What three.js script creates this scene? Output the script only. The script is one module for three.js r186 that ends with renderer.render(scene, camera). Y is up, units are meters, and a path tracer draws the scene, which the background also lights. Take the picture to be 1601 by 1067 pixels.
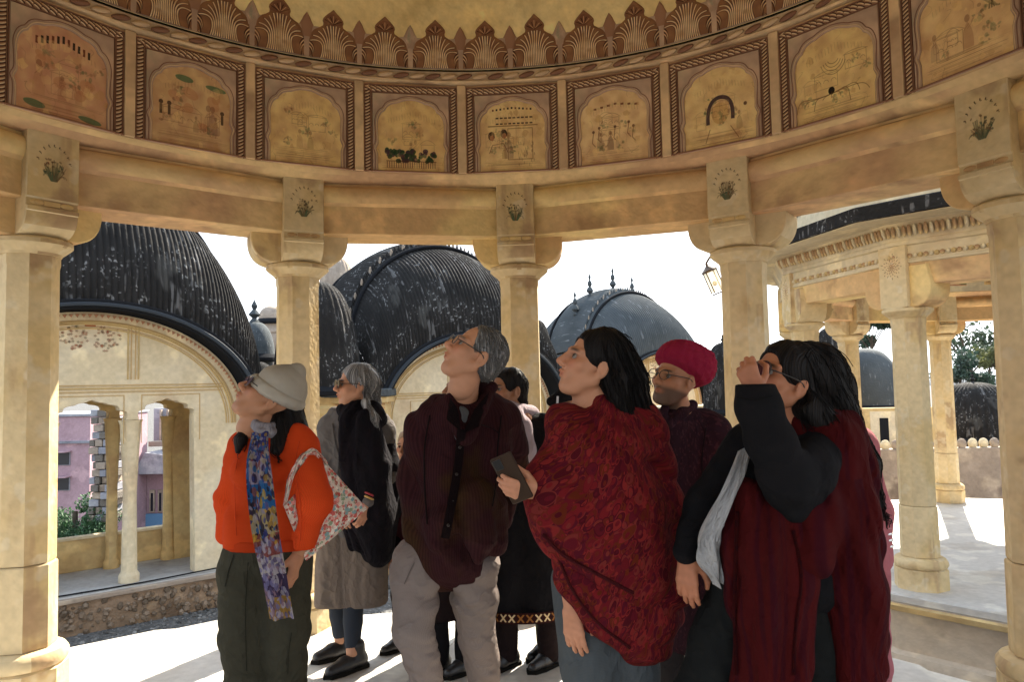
import * as THREE from 'three';
import { mergeGeometries, mergeVertices, toCreasedNormals } from 'three/addons/utils/BufferGeometryUtils.js';
import { RoundedBoxGeometry } from 'three/addons/geometries/RoundedBoxGeometry.js';

// ---------- camera, sky, sun, exposure ----------
const scene = new THREE.Scene();
const camera = new THREE.PerspectiveCamera(49.82, 1601 / 1067, 0.05, 600);
camera.position.set(0.173, 1.55, 2.173);
camera.rotation.order = 'YXZ';
camera.rotation.set(0.0593, -0.0024, -0.0204);
camera.updateMatrixWorld(true); camera.updateProjectionMatrix();
const renderer = new THREE.WebGLRenderer({ antialias: true });
renderer.toneMapping = THREE.LinearToneMapping;
renderer.toneMappingExposure = 3.8;
renderer.shadowMap.enabled = true;
const SUN_AZ = 28 * Math.PI / 180, SUN_EL = 39 * Math.PI / 180;
const sunDir = new THREE.Vector3(Math.sin(SUN_AZ) * Math.cos(SUN_EL), Math.sin(SUN_EL), -Math.cos(SUN_AZ) * Math.cos(SUN_EL));
const sun = new THREE.DirectionalLight(new THREE.Color(1, 0.91, 0.76), 5);
sun.position.copy(sunDir).multiplyScalar(40); sun.castShadow = true;
sun.shadow.mapSize.set(4096, 4096); sun.shadow.radius = 1.2;
Object.assign(sun.shadow.camera, { left: -22, right: 22, top: 22, bottom: -22, near: 1, far: 90 });
scene.add(sun, sun.target);
{ // hazy bright winter sky, brightest round the sun
  const W = 512, H = 256, d = new Float32Array(W * H * 4);
  for (let j = 0; j < H; j++) for (let i = 0; i < W; i++) {
    const v = (j + 0.5) / H, u = (i + 0.5) / W, el = (v - 0.5) * Math.PI, az = (u - 0.5) * 2 * Math.PI;
    const x = Math.cos(el) * Math.cos(az), y = Math.sin(el), z = Math.cos(el) * Math.sin(az);
    const c = Math.max(0, x * sunDir.x + y * sunDir.y + z * sunDir.z);
    const hor = Math.exp(-Math.max(0, y) * 2.6), glow = 0.9 * Math.pow(c, 5) + 0.9 * Math.pow(c, 30);
    const o = (j * W + i) * 4, g = y < 0 ? Math.max(0.15, 1 + y * 8) : 1;
    d[o] = (0.29 + 0.34 * hor + glow * 0.6) * g; d[o + 1] = (0.38 + 0.28 * hor + glow * 0.58) * g; d[o + 2] = (0.50 + 0.19 * hor + glow * 0.54) * g; d[o + 3] = 1;
  }
  const t = new THREE.DataTexture(d, W, H, THREE.RGBAFormat, THREE.FloatType);
  t.mapping = THREE.EquirectangularReflectionMapping; t.magFilter = t.minFilter = THREE.LinearFilter; t.needsUpdate = true;
  scene.background = t; scene.environment = t;
}

// ---------- helpers ----------
const V = (x, y, z) => new THREE.Vector3(x, y, z), PI = Math.PI;
let seed = 7; const rnd = () => { seed = (seed * 1664525 + 1013904223) >>> 0; return seed / 4294967296; };
const rr = (a, b) => a + (b - a) * rnd();
const clamp = (x, a = 0, b = 1) => Math.min(b, Math.max(a, x)), lerp = (a, b, t) => a + (b - a) * t;
const sm = (a, b, x) => { const t = clamp((x - a) / (b - a)); return t * t * (3 - 2 * t); };
// a sight line through a place in the picture (1601 x 1067), to a distance in front of the lens or to a height
const ray = (px, py) => V((px - 800.5) / 1149, -(py - 533.5) / 1149, -1).applyEuler(camera.rotation);
const at = (px, py, d) => ray(px, py).multiplyScalar(d).add(camera.position);
const atY = (px, py, y) => { const r = ray(px, py); return r.multiplyScalar((y - camera.position.y) / r.y).add(camera.position); };

const names = new Map();
const numbered = (n) => { const k = names.get(n) || 0; names.set(n, k + 1); return k ? `${n}_${String(k).padStart(3, '0')}` : n; };
const origin = new Map();
function thing(name, label, category, base = V(0, 0, 0), group) {
  const o = new THREE.Group(); o.name = numbered(name); o.position.copy(base); scene.add(o); origin.set(o, base.clone());
  o.userData = { label, category }; if (group) o.userData.group = group;
  return o;
}
function part(name, geo, mat, parent, label) { // geometry comes in world coordinates
  const b = origin.get(parent); const g = geo.clone(); g.translate(-b.x, -b.y, -b.z);
  const m = new THREE.Mesh(g, mat); m.name = name; m.castShadow = m.receiveShadow = true; parent.add(m); origin.set(m, b);
  if (label) m.userData.label = label;
  return m;
}
function pieces(name, geo, mats, mtxs, parent) { // alike pieces that share one geometry
  const b = origin.get(parent);
  mtxs.forEach((M, i) => {
    const m = new THREE.Mesh(geo, Array.isArray(mats) ? mats[i % mats.length] : mats); m.name = name; m.castShadow = m.receiveShadow = true;
    new THREE.Matrix4().makeTranslation(-b.x, -b.y, -b.z).multiply(M).decompose(m.position, m.quaternion, m.scale); parent.add(m); origin.set(m, b);
  });
}
function struct(name, geo, mat, label) {
  const m = new THREE.Mesh(geo, mat); m.name = numbered(name); m.castShadow = m.receiveShadow = true; scene.add(m); origin.set(m, V(0, 0, 0));
  m.userData = { kind: 'structure', label, category: name.replace(/_/g, ' ') }; return m;
}
const tm = (x, y, z, ry = 0, sx = 1, sy = sx, sz = sx) => new THREE.Matrix4().compose(V(x, y, z), new THREE.Quaternion().setFromAxisAngle(V(0, 1, 0), ry), V(sx, sy, sz));
function boxUV(g, s = 1) { // uv in metres, by the face's main direction
  g = g.index ? g.toNonIndexed() : g; if (!g.attributes.normal) g.computeVertexNormals();
  const p = g.attributes.position, n = p.count, uv = new Float32Array(n * 2), A = V(0, 0, 0), B = V(0, 0, 0), C = V(0, 0, 0);
  for (let i = 0; i < n; i += 3) {
    A.fromBufferAttribute(p, i); B.fromBufferAttribute(p, i + 1); C.fromBufferAttribute(p, i + 2);
    const N = B.clone().sub(A).cross(C.clone().sub(A)), ax = Math.abs(N.x), ay = Math.abs(N.y), az = Math.abs(N.z);
    [A, B, C].forEach((q, k) => {
      const w = ay > ax && ay > az ? [q.x, q.z] : ax > az ? [q.z, q.y] : [q.x, q.y];
      uv[(i + k) * 2] = w[0] / s; uv[(i + k) * 2 + 1] = w[1] / s;
    });
  }
  g.setAttribute('uv', new THREE.BufferAttribute(uv, 2)); return g;
}
const clean = (g) => { g = g.index ? g.toNonIndexed() : g; for (const k of Object.keys(g.attributes)) if (!['position', 'normal', 'uv', 'color'].includes(k)) g.deleteAttribute(k); return g; };
const merge = (list) => mergeGeometries(list.map(clean), false);
const crease = (g, a = 0.6) => toCreasedNormals(g, a);
const box = (w, h, d, x = 0, y = 0, z = 0, r = 0.006) => { const g = new RoundedBoxGeometry(w, h, d, 1, Math.min(r, w / 3, h / 3, d / 3)); g.translate(x, y, z); return g; };
const lathe = (pts, seg, start = 0, len = PI * 2) => crease(new THREE.LatheGeometry(pts.map((p) => new THREE.Vector2(p[0], p[1])), seg, start, len), seg < 12 ? 0.5 : 0.7);
const shape = (pts) => { const s = new THREE.Shape(); pts.forEach((p, i) => (i ? s.lineTo(p[0], p[1]) : s.moveTo(p[0], p[1]))); return s; };
const extrude = (s, depth, bevel = 0.004, cs = 12) => new THREE.ExtrudeGeometry(s, { depth, bevelEnabled: bevel > 0, bevelThickness: bevel, bevelSize: bevel, bevelSegments: 1, curveSegments: cs });
function tube(pts, r, seg = 8, n = 0) { return new THREE.TubeGeometry(new THREE.CatmullRomCurve3(pts), n || pts.length * 4, r, seg, false); }
function gridGeo(nu, nv, f, closeU = false) { // f(u, v) -> Vector3
  const P = [], U = [], I = [];
  for (let j = 0; j <= nv; j++) for (let i = 0; i <= nu; i++) { const q = f(i / nu, j / nv); P.push(q.x, q.y, q.z); U.push(i / nu, j / nv); }
  for (let j = 0; j < nv; j++) for (let i = 0; i < nu; i++) { const a = j * (nu + 1) + i, b = a + 1, c = a + nu + 1, d = c + 1; I.push(a, b, d, a, d, c); }
  const g = new THREE.BufferGeometry(); g.setAttribute('position', new THREE.Float32BufferAttribute(P, 3)); g.setAttribute('uv', new THREE.Float32BufferAttribute(U, 2)); g.setIndex(I); g.computeVertexNormals(); return g;
}

// ---------- noise and textures ----------
const hsh = (x, y, s) => { let h = (x * 374761393 + y * 668265263 + s * 2147483647) | 0; h = Math.imul(h ^ (h >>> 13), 1274126177); return ((h ^ (h >>> 16)) >>> 0) / 4294967296; };
function vn(x, y, per, s) { // value noise that repeats every «per» cells
  const xi = Math.floor(x), yi = Math.floor(y), fx = x - xi, fy = y - yi, w = (a) => ((a % per) + per) % per;
  const u = fx * fx * (3 - 2 * fx), v = fy * fy * (3 - 2 * fy), X = w(xi), X1 = w(xi + 1), Y = w(yi), Y1 = w(yi + 1);
  return lerp(lerp(hsh(X, Y, s), hsh(X1, Y, s), u), lerp(hsh(X, Y1, s), hsh(X1, Y1, s), u), v);
}
function fbm(u, v, per, oct, s) { let a = 0, w = 0.5, t = 0; for (let o = 0; o < oct; o++) { a += w * vn(u * per, v * per, per, s + o); t += w; w *= 0.55; per *= 2; } return a / t; }
const n3 = (x, y, z, s = 0) => { const a = vn(x + z * 0.71, y + 3.1, 4096, s), b = vn(y + 7.7 + x * 0.3, z + 1.9, 4096, s + 5), c = vn(z + 2.3 + y * 0.37, x + 9.1, 4096, s + 9); return (a + b + c) / 3; };
const mix3 = (a, b, t) => [lerp(a[0], b[0], t), lerp(a[1], b[1], t), lerp(a[2], b[2], t)];
function finish(t, rep, srgb) { t.wrapS = t.wrapT = THREE.RepeatWrapping; t.magFilter = t.minFilter = THREE.LinearFilter; if (rep) t.repeat.set(rep[0], rep[1]); if (srgb) t.colorSpace = THREE.SRGBColorSpace; t.needsUpdate = true; return t; }
function pixTex(N, fn, rep, M = N) { // fn -> linear rgb; stored as sRGB bytes
  const d = new Uint8Array(N * M * 4), e = (x) => 255 * clamp(x <= 0.0031308 ? x * 12.92 : 1.055 * Math.pow(x, 1 / 2.4) - 0.055);
  for (let j = 0; j < M; j++) for (let i = 0; i < N; i++) { const c = fn(i / N, j / M), o = (j * N + i) * 4; d[o] = e(c[0]); d[o + 1] = e(c[1]); d[o + 2] = e(c[2]); d[o + 3] = 255; }
  return finish(new THREE.DataTexture(d, N, M, THREE.RGBAFormat), rep, true);
}
function hTex(N, fn, rep) { const d = new Uint8Array(N * N * 4); for (let j = 0; j < N; j++) for (let i = 0; i < N; i++) { const h = 255 * clamp(fn(i / N, j / N)), o = (j * N + i) * 4; d[o] = d[o + 1] = d[o + 2] = h; d[o + 3] = 255; } return finish(new THREE.DataTexture(d, N, N, THREE.RGBAFormat), rep, false); }
function canvas(w, h, draw, rep) { const c = document.createElement('canvas'); c.width = w; c.height = h; const x = c.getContext('2d'); draw(x, w, h); return finish(new THREE.CanvasTexture(c), rep, true); }
const std = (o) => new THREE.MeshPhysicalMaterial({ roughness: 0.9, specularIntensity: (o.roughness ?? 0.9) > 0.65 ? 0.3 : 1, side: THREE.DoubleSide, ...o });

// lime plaster of the chhatri: ochre, worn to rose brown, damp stains
const plasterTex = (a, b, st, s, k = 1) => pixTex(768, (u, v) => {
  const n = fbm(u, v, 3, 5, s), m = fbm(u, v, 5, 6, s + 20), f = fbm(u, v, 48, 3, s + 40), q = fbm(u * 1, v * 1, 7, 4, s + 60);
  let c = mix3(a, b, sm(0.42, 0.62, n)); c = mix3(c, st, k * 0.75 * sm(0.56, 0.76, m)); c = mix3(c, [c[0] * 1.25, c[1] * 1.25, c[2] * 1.2], sm(0.55, 0.7, q));
  const g = 0.86 + 0.28 * f; return [c[0] * g, c[1] * g, c[2] * g];
}, [0.55, 0.55]);
const bumpPl = hTex(512, (u, v) => 0.55 * fbm(u, v, 8, 5, 3) + 0.45 * fbm(u, v, 60, 2, 9), [0.8, 0.8]);
const M = {};
M.plaster = std({ map: plasterTex([0.76, 0.57, 0.265], [0.63, 0.415, 0.21], [0.36, 0.22, 0.11], 11), bumpMap: bumpPl, bumpScale: 0.006 });
M.plasterRose = std({ map: plasterTex([0.71, 0.51, 0.265], [0.57, 0.36, 0.205], [0.36, 0.215, 0.125], 31), bumpMap: bumpPl, bumpScale: 0.005 });
M.column = std({ map: pixTex(768, (u, v) => { const n = fbm(u, v, 4, 5, 51), st = fbm(u, v * 0.125, 24, 4, 57), m = fbm(u, v, 6, 6, 63), f = fbm(u, v, 60, 2, 69), ch = fbm(u, v, 22, 3, 73); let c = mix3([0.66, 0.525, 0.315], [0.61, 0.455, 0.23], sm(0.4, 0.64, n)); c = mix3(c, [0.42, 0.28, 0.16], 0.6 * sm(0.56, 0.72, st) * sm(0.4, 0.6, n)); c = mix3(c, [0.36, 0.235, 0.14], 0.7 * sm(0.60, 0.76, m)); c = mix3(c, [0.70, 0.61, 0.44], 0.45 * sm(0.62, 0.76, ch)); const g = 0.88 + 0.24 * f; return [c[0] * g, c[1] * g, c[2] * g]; }, [0.55, 0.5]), bumpMap: bumpPl, bumpScale: 0.005 });
M.dome = std({ map: plasterTex([0.88, 0.70, 0.36], [0.84, 0.64, 0.31], [0.56, 0.40, 0.18], 71, 0.8), bumpMap: bumpPl, bumpScale: 0.006 });
M.cream = std({ map: plasterTex([0.66, 0.57, 0.41], [0.62, 0.52, 0.35], [0.50, 0.37, 0.24], 91, 0.7), bumpMap: bumpPl, bumpScale: 0.004 });
M.yellow = std({ map: plasterTex([0.56, 0.42, 0.21], [0.50, 0.345, 0.16], [0.35, 0.21, 0.11], 111, 0.7), bumpMap: bumpPl, bumpScale: 0.004 });
M.greyPl = std({ map: plasterTex([0.38, 0.31, 0.25], [0.31, 0.25, 0.20], [0.18, 0.135, 0.105], 131, 1), bumpMap: bumpPl, bumpScale: 0.006 });
M.floor = std({ map: plasterTex([0.52, 0.495, 0.46], [0.45, 0.42, 0.375], [0.33, 0.275, 0.22], 151, 0.8), bumpMap: bumpPl, bumpScale: 0.003, roughness: 0.6 });
M.terrace = std({ map: plasterTex([0.42, 0.41, 0.40], [0.36, 0.345, 0.33], [0.22, 0.20, 0.185], 171, 0.9), bumpMap: bumpPl, bumpScale: 0.006 });
M.line = std({ color: new THREE.Color().setRGB(0.50, 0.34, 0.16) });
M.redline = std({ color: new THREE.Color().setRGB(0.48, 0.24, 0.14) });
const darkTex = (s, w) => pixTex(768, (u, v) => { // blackened lime with pale drips
  const n = fbm(u, v, 6, 5, s), d = fbm(u * 1, v * 0.125, 40, 3, s + 9), e = fbm(u, v, 14, 4, s + 33), f = fbm(u, v, 60, 2, s + 50);
  let c = mix3([0.013, 0.0125, 0.0125], [0.034, 0.032, 0.031], n); c = mix3(c, [0.12, 0.118, 0.118], w * 0.8 * sm(0.60, 0.72, d) * sm(0.5, 0.66, e)); c = mix3(c, [0.24, 0.24, 0.24], w * 0.7 * sm(0.70, 0.78, f) * sm(0.42, 0.6, n));
  c = mix3(c, [0.062, 0.060, 0.057], 0.75 * sm(0.54, 0.68, fbm(u, v, 4, 5, s + 71)));
  return c;
});
M.dark = std({ map: darkTex(5, 1), bumpMap: bumpPl, bumpScale: 0.012, roughness: 0.9, specularIntensity: 0.15 });
M.darkEdge = std({ color: new THREE.Color().setRGB(0.016, 0.017, 0.020), roughness: 0.95, specularIntensity: 0.12, bumpMap: bumpPl, bumpScale: 0.008 });
M.slate = std({ map: pixTex(512, (u, v) => { const n = fbm(u, v, 6, 5, 61), d = fbm(u, v * 0.125, 40, 3, 70), e = fbm(u, v, 14, 4, 83); let c = mix3([0.050, 0.058, 0.063], [0.088, 0.098, 0.104], n); return mix3(c, [0.22, 0.235, 0.245], 0.6 * sm(0.62, 0.74, d) * sm(0.45, 0.65, e)); }), bumpMap: bumpPl, bumpScale: 0.01, roughness: 0.85, specularIntensity: 0.2 });
// ---------- the pavilion ----------
const FL = 0.05; // height of the floor
const R0 = 2.82, NECK = 2.262, NC = 12, STEP = PI / 6;
let PHI = 0.0862, G = new THREE.Matrix4();
const colAng = (i) => PHI + i * STEP;
const rim = (r, a, y) => V(r * Math.sin(a), y, -r * Math.cos(a));
// a frame at angle a: x to the right seen from inside, y up, z towards the centre
const frameAt = (r, a, y = 0) => { const m = new THREE.Matrix4().makeRotationY(-a); m.setPosition(rim(r, a, y)); return m.premultiply(G); };
const pav = thing('pavilion', 'ochre plastered domed pavilion of octagonal columns with painted panels overhead, in which the group stands', 'pavilion');

{ // floor and ground
  const e1 = atY(60, 1024, FL), e2 = atY(345, 966, FL), dd = e1.clone().sub(e2), fl = [[e2.x + dd.x * 3, e2.z + dd.z * 3], [e2.x, e2.z], [-1.263, -2.70], [0.257, -2.97], [1.69, -2.42], [2.67, -1.25], [2.94, 0.26], [2.45, 1.72], [2.6, 4.5], [-4.6, 4.5]];
  const inFl = (x, z) => { let c = false; for (let i = 0, j = fl.length - 1; i < fl.length; j = i++) { const [a, b] = fl[i], [p, q] = fl[j]; if ((b > z) !== (q > z) && x < (p - a) * (z - b) / (q - b) + a) c = !c; } return c; };
  const s = shape(fl.map(([x, z]) => [x, -z])); const g = extrude(s, 0.75, 0.012); g.rotateX(-PI / 2); g.translate(0, FL - 0.776, 0);
  const f = struct('pavilion_floor', boxUV(g), M.floor, 'pale worn plaster floor of the pavilion');
  // floor slabs with fine joints
  const cx = 0.9, rot = 0.33, mats = [M.floor, M.floor.clone(), M.floor.clone()]; mats[1].color.setRGB(0.95, 0.93, 0.90); mats[2].color.setRGB(0.97, 0.98, 0.98);
  for (let i = -7; i <= 7; i++) for (let j = -7; j <= 7; j++) {
    let pg = [[i * cx, j * cx], [(i + 1) * cx - 0.005, j * cx], [(i + 1) * cx - 0.005, (j + 1) * cx - 0.005], [i * cx, (j + 1) * cx - 0.005]].map(([x, z]) => [x * Math.cos(rot) - z * Math.sin(rot), x * Math.sin(rot) + z * Math.cos(rot)]);
    if (!pg.some(([x, z]) => inFl(x, z))) continue;
    // clip the slab to the (nearly convex) floor outline
    for (let e = 0; e < fl.length && pg.length; e++) {
      if (e === 1 || e === 6) continue; const A = fl[e], B = fl[(e + 1) % fl.length], side = (p) => (B[0] - A[0]) * (p[1] - A[1]) - (B[1] - A[1]) * (p[0] - A[0]) - 0.0;
      const o = []; pg.forEach((p, k) => { const q = pg[(k + 1) % pg.length], a = side(p), b = side(q); if (a >= 0) o.push(p); if ((a >= 0) !== (b >= 0)) o.push([lerp(p[0], q[0], a / (a - b)), lerp(p[1], q[1], a / (a - b))]); }); pg = o;
    }
    if (pg.length < 3) continue;
    const gg = extrude(shape(pg.map(([x, z]) => [x, -z])), 0.012 + 0.002 * rnd(), 0.0015); gg.rotateX(-PI / 2); gg.translate(0, FL - 0.012, 0);
    const q = boxUV(gg); part('slab', q, mats[(i * 5 + j * 3 + 60) % 3], f);
  }
  const gravelTex = pixTex(512, (u, v) => { const n = fbm(u, v, 90, 2, 3), m = fbm(u, v, 7, 4, 8), k = 0.055 + 0.13 * n * n + 0.05 * m; return [k * 1.02, k, k * 0.98]; }, [0.5, 0.5]);
  const gg = gridGeo(160, 160, (a, b) => { const x = (a - 0.5) * 2, z = (b - 0.5) * 2, X = Math.sign(x) * (Math.abs(x) * 14 + Math.pow(Math.abs(x), 5) * 280), Z = Math.sign(z) * (Math.abs(z) * 14 + Math.pow(Math.abs(z), 5) * 280); return V(X, -0.76 - 2.3 * sm(2.2, 5, -((X + 3.98) * 0.644 + (Z + 5.06) * 0.765)) * sm(7.2, 5.6, (X + 3.98) * 0.765 - (Z + 5.06) * 0.644) * sm(-40, -30, X) + 0.03 * (n3(X * 1.4, Z * 1.4, 0) - 0.5) - (Math.abs(X) > 12 || Math.abs(Z) > 12 ? sm(12, 40, Math.max(Math.abs(X), Math.abs(Z))) * 1.6 : 0), Z); });
  gg.index.array.reverse(); gg.computeVertexNormals();
  struct('ground', boxUV(gg), std({ map: gravelTex, bumpMap: hTex(512, (u, v) => fbm(u, v, 70, 3, 3), [0.5, 0.5]), bumpScale: 0.03 }), 'grey gravelly ground between the buildings');
  // loose stones of the gravel
  const st = new THREE.DodecahedronGeometry(0.02, 0); const N = 7000, im = new THREE.InstancedMesh(st, std({ color: 0xffffff }), N); im.name = 'gravel';
  for (let i = 0; i < N; i++) { const left = i % 5 < 3, x = left ? rr(-5.5, -0.2) : rr(2, 5), z = left ? rr(-6.5, -1.5) : rr(-4, -1), k = rr(0.3, 1.1) ** 2 + 0.15; im.setMatrixAt(i, new THREE.Matrix4().compose(V(x, -0.755, z), new THREE.Quaternion().setFromEuler(new THREE.Euler(rr(0, 6), rr(0, 6), 0)), V(k * 1.3, k * 0.7, k))); const c = rr(0.06, 0.26); im.setColorAt(i, new THREE.Color().setRGB(c, c * 0.98, c * 0.95)); }
  im.castShadow = im.receiveShadow = true; im.userData = { kind: 'stuff', label: 'loose grey gravel lying between the pavilion floor and the neighbouring platforms', category: 'gravel' }; scene.add(im);
}

// columns: built at the origin (x right, z to the centre), then placed
const oct = (pts) => lathe(pts, 8, PI / 8);
const shaftUp = oct([[0.0, 0.704], [0.137, 0.704], [0.1405, 0.712], [0.134, 2.2], [0.139, 2.22], [0.139, NECK + 0.01], [0, NECK + 0.01]]);
const shaftLow = oct([[0, 0.29], [0.150, 0.29], [0.150, 0.30], [0.1475, 0.693], [0.142, 0.70], [0, 0.70]]);
const baseTorus = lathe([[0, 0.20], [0.17, 0.20], [0.195, 0.205], [0.206, 0.225], [0.203, 0.25], [0.188, 0.272], [0.165, 0.285], [0, 0.29]], 32);
const baseBlock = (() => { const g = oct([[0, FL - 0.02], [0.205, FL - 0.02], [0.205, 0.19], [0.19, 0.20], [0, 0.2]]); return g; })();
const neckRing = lathe([[0, NECK], [0.142, NECK], [0.150, NECK + 0.012], [0.172, NECK + 0.03], [0.186, NECK + 0.042], [0.196, NECK + 0.052], [0.196, NECK + 0.073], [0.186, NECK + 0.083], [0.17, NECK + 0.088], [0, NECK + 0.088]], 40);
const CB = NECK + 0.086, SOF = 2.525, BTOP = 2.8525;
const bracketTan = (() => { // reaches both ways under the beams
  const s = new THREE.Shape(); s.moveTo(-0.175, CB + 0.0006); s.quadraticCurveTo(-0.28, CB + 0.02, -0.292, SOF - 0.04); s.lineTo(-0.292, SOF + 0.001); s.lineTo(-0.26, 2.68); s.lineTo(0.26, 2.68); s.lineTo(0.292, SOF + 0.001); s.lineTo(0.292, SOF - 0.04); s.quadraticCurveTo(0.28, CB + 0.02, 0.175, CB + 0.0006); s.closePath();
  const g = extrude(s, 0.25, 0.006); g.translate(0, 0, -0.125); return crease(g, 0.5);
})();
const bracketRad = (() => { // the block that faces the middle
  const s = new THREE.Shape(); s.moveTo(-0.17, CB + 0.0008); s.lineTo(0.13, CB + 0.0008); s.quadraticCurveTo(0.236, CB + 0.015, 0.246, CB + 0.108); s.lineTo(0.256, CB + 0.112); s.lineTo(0.256, CB + 0.126); s.lineTo(0.240, CB + 0.132); s.lineTo(0.240, CB + 0.172); s.lineTo(0.249, CB + 0.18); s.lineTo(0.249, BTOP); s.lineTo(-0.17, BTOP); s.closePath();
  const g = extrude(s, 0.236, 0.004); g.translate(0, 0, -0.118); g.rotateY(-PI / 2); return crease(g, 0.5);
})();
const carve = (() => { const l = []; for (const [x, r] of [[-0.07, 0.028], [0.07, 0.028]]) { const g = new THREE.SphereGeometry(r, 12, 6); g.scale(1.25, 0.5, 0.35); g.translate(x, CB + 0.152, 0.241); l.push(g); } const b = box(0.075, 0.024, 0.012, 0, CB + 0.152, 0.243); l.push(b); return l; })();
const emblem = (s) => canvas(256, 320, (x, w, h) => { // a painted plant on the block, mostly worn away
  x.clearRect(0, 0, w, h); let q = s; const r = () => { q = (q * 16807) % 2147483647; return q / 2147483647; };
  x.lineCap = 'round';
  for (let k = -6; k <= 6; k++) for (let m = 0; m < 3; m++) { const e = 84 + m * 34 + Math.abs(k) * 6; if (r() < 0.25) continue; x.strokeStyle = ['rgba(78,104,80,0.5)', 'rgba(92,108,80,0.42)', 'rgba(124,90,62,0.4)'][Math.floor(r() * 3)]; x.lineWidth = 4 + r() * 5; x.beginPath(); x.moveTo(128 + k * 3, 258); x.quadraticCurveTo(128 + k * 9, 200, 128 + k * (9 + r() * 3), e + 46 + r() * 10); x.stroke(); }
  for (let k = 0; k < 20; k++) { x.fillStyle = r() < 0.5 ? 'rgba(66,92,74,0.55)' : 'rgba(132,84,58,0.5)'; x.beginPath(); x.ellipse(128 + (r() - 0.5) * 120, 130 + r() * 90, 4 + r() * 4, 6 + r() * 5, r() * 3, 0, 7); x.fill(); }
  for (let k = 0; k < 9; k++) { const a = PI * (0.08 + 0.84 * k / 8), X = 128 - Math.cos(a) * 92, Y = 165 - Math.sin(a) * 122; x.fillStyle = 'rgba(84,42,26,0.7)'; x.beginPath(); x.ellipse(X, Y, 8, 4, a, 0, 7); x.fill(); x.fillStyle = 'rgba(60,74,52,0.5)'; x.beginPath(); x.ellipse(X + 6, Y + 8, 5, 3, a + 1, 0, 7); x.fill(); }
});
function columnsAndBeams(pav, full) {
  for (let i = 0; i < NC; i++) {
    const a = colAng(i), m = frameAt(R0, a);
    const c = part('column', boxUV(shaftUp.clone().applyMatrix4(m)), M.column, pav);
    const put = (n, g, mt) => part(n, boxUV(g.clone().applyMatrix4(m)), mt, c);
    put('lower_shaft', shaftLow, M.column); put('base_ring', baseTorus, M.column); put('base_block', baseBlock, M.column); put('neck_ring', neckRing, M.column);
    put('side_bracket', bracketTan, i % 2 ? M.column : M.plaster); put('inner_bracket', bracketRad, M.column);
    carve.forEach((g) => put('carving', g, M.plaster));
    if (full ? [10, 11, 0, 1, 2].includes(i) : [9, 10, 8].includes(i)) for (const s of full ? [0.2545] : [-0.1765]) { const e = new THREE.PlaneGeometry(0.215, 0.27); if (!full) e.rotateY(PI); e.translate(0, full ? 2.70 : 2.68, s); e.applyMatrix4(m); const em = std({ map: full ? emblem(17 + i * 31) : redEmblem, transparent: true, side: THREE.FrontSide, polygonOffset: true, polygonOffsetFactor: -1 }); part('painted_plant', e, em, c); }
  }
  // beams between the columns, one for each bay
  const cc = 1 / Math.cos(PI / NC), ai = 2.574, ao = 2.874, prof = [[ao, SOF], [ai, SOF], [ai - 0.007, SOF + 0.006], [ai - 0.007, 2.705], [ai - 0.030, 2.722], [ai - 0.046, 2.745], [ai - 0.052, 2.772], [ai - 0.046, 2.80], [ai - 0.030, 2.822], [ai - 0.004, 2.836], [ai, 2.851], [ao, 2.851], [ao + 0.004, 2.70], [ao, SOF]];
  const g0 = lathe(prof.map(([r, y]) => [r * cc, y]), 1, 0, STEP);
  for (let i = 0; i < NC; i++) { const g = g0.clone(); g.rotateY(PI - colAng(i) - STEP); g.applyMatrix4(G); part('beam', boxUV(g), i % 3 === 1 ? M.plasterRose : M.plaster, pav); }
  const led = lathe([[2.87, 2.853], [ai + 0.006, 2.853], [ai - 0.02, 2.862], [ai - 0.055, 2.884], [ai - 0.072, 2.911], [2.87, 2.911]], 120).applyMatrix4(G); part('ledge', boxUV(led), M.plasterRose, pav);
  // outside: carved cornice and a wide stone eave
  const up = full ? 0 : 0.10, co = lathe([[ao * cc, 2.70], [2.895 * cc, 2.71], [2.895 * cc, 2.725], [2.885 * cc, 2.73], [2.885 * cc, 2.80 + up / 2], [2.91 * cc, 2.81 + up / 2], [2.91 * cc, 2.835 + up / 2], [2.90 * cc, 2.85 + up / 2], [2.97 * cc, 2.935 + up], [2.99 * cc, 2.94 + up], [2.99 * cc, 2.962 + up], [2.6 * cc, 2.962 + up]], NC).rotateY(PI - PHI).applyMatrix4(G); part('outer_cornice', boxUV(co), M.cream, pav);
  const ev = lathe([[2.6 * cc, 2.965], [3.30 * cc, 2.925], [3.305 * cc, 2.935]], NC).translate(0, up, 0).rotateY(PI - PHI).applyMatrix4(G), e = part('eave', boxUV(ev), M.cream, pav);
  const ev2 = lathe([[3.305 * cc, 2.93], [3.33 * cc, 2.935], [3.33 * cc, full ? 2.985 : 3.045], [3.28 * cc, full ? 2.995 : 3.06], [2.6 * cc, full ? 3.10 : 3.22], [2.6 * cc, 2.97]], NC).translate(0, up, 0).rotateY(PI - PHI).applyMatrix4(G); part('eave_edge', boxUV(ev2), M.dark, e);
}
const redEmblem = canvas(256, 320, (x) => { x.clearRect(0, 0, 256, 320); for (let k = 0; k < 60; k++) { x.fillStyle = `rgba(${k % 3 ? '176,96,64' : '150,110,60'},0.45)`; const a = k * 2.4, r = 8 + k * 1.7; x.beginPath(); x.ellipse(128 + Math.cos(a) * r, 150 + Math.sin(a) * r * 1.2, 7 + (k % 5) * 2, 5, a, 0, 7); x.fill(); } });
columnsAndBeams(pav, true);
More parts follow.
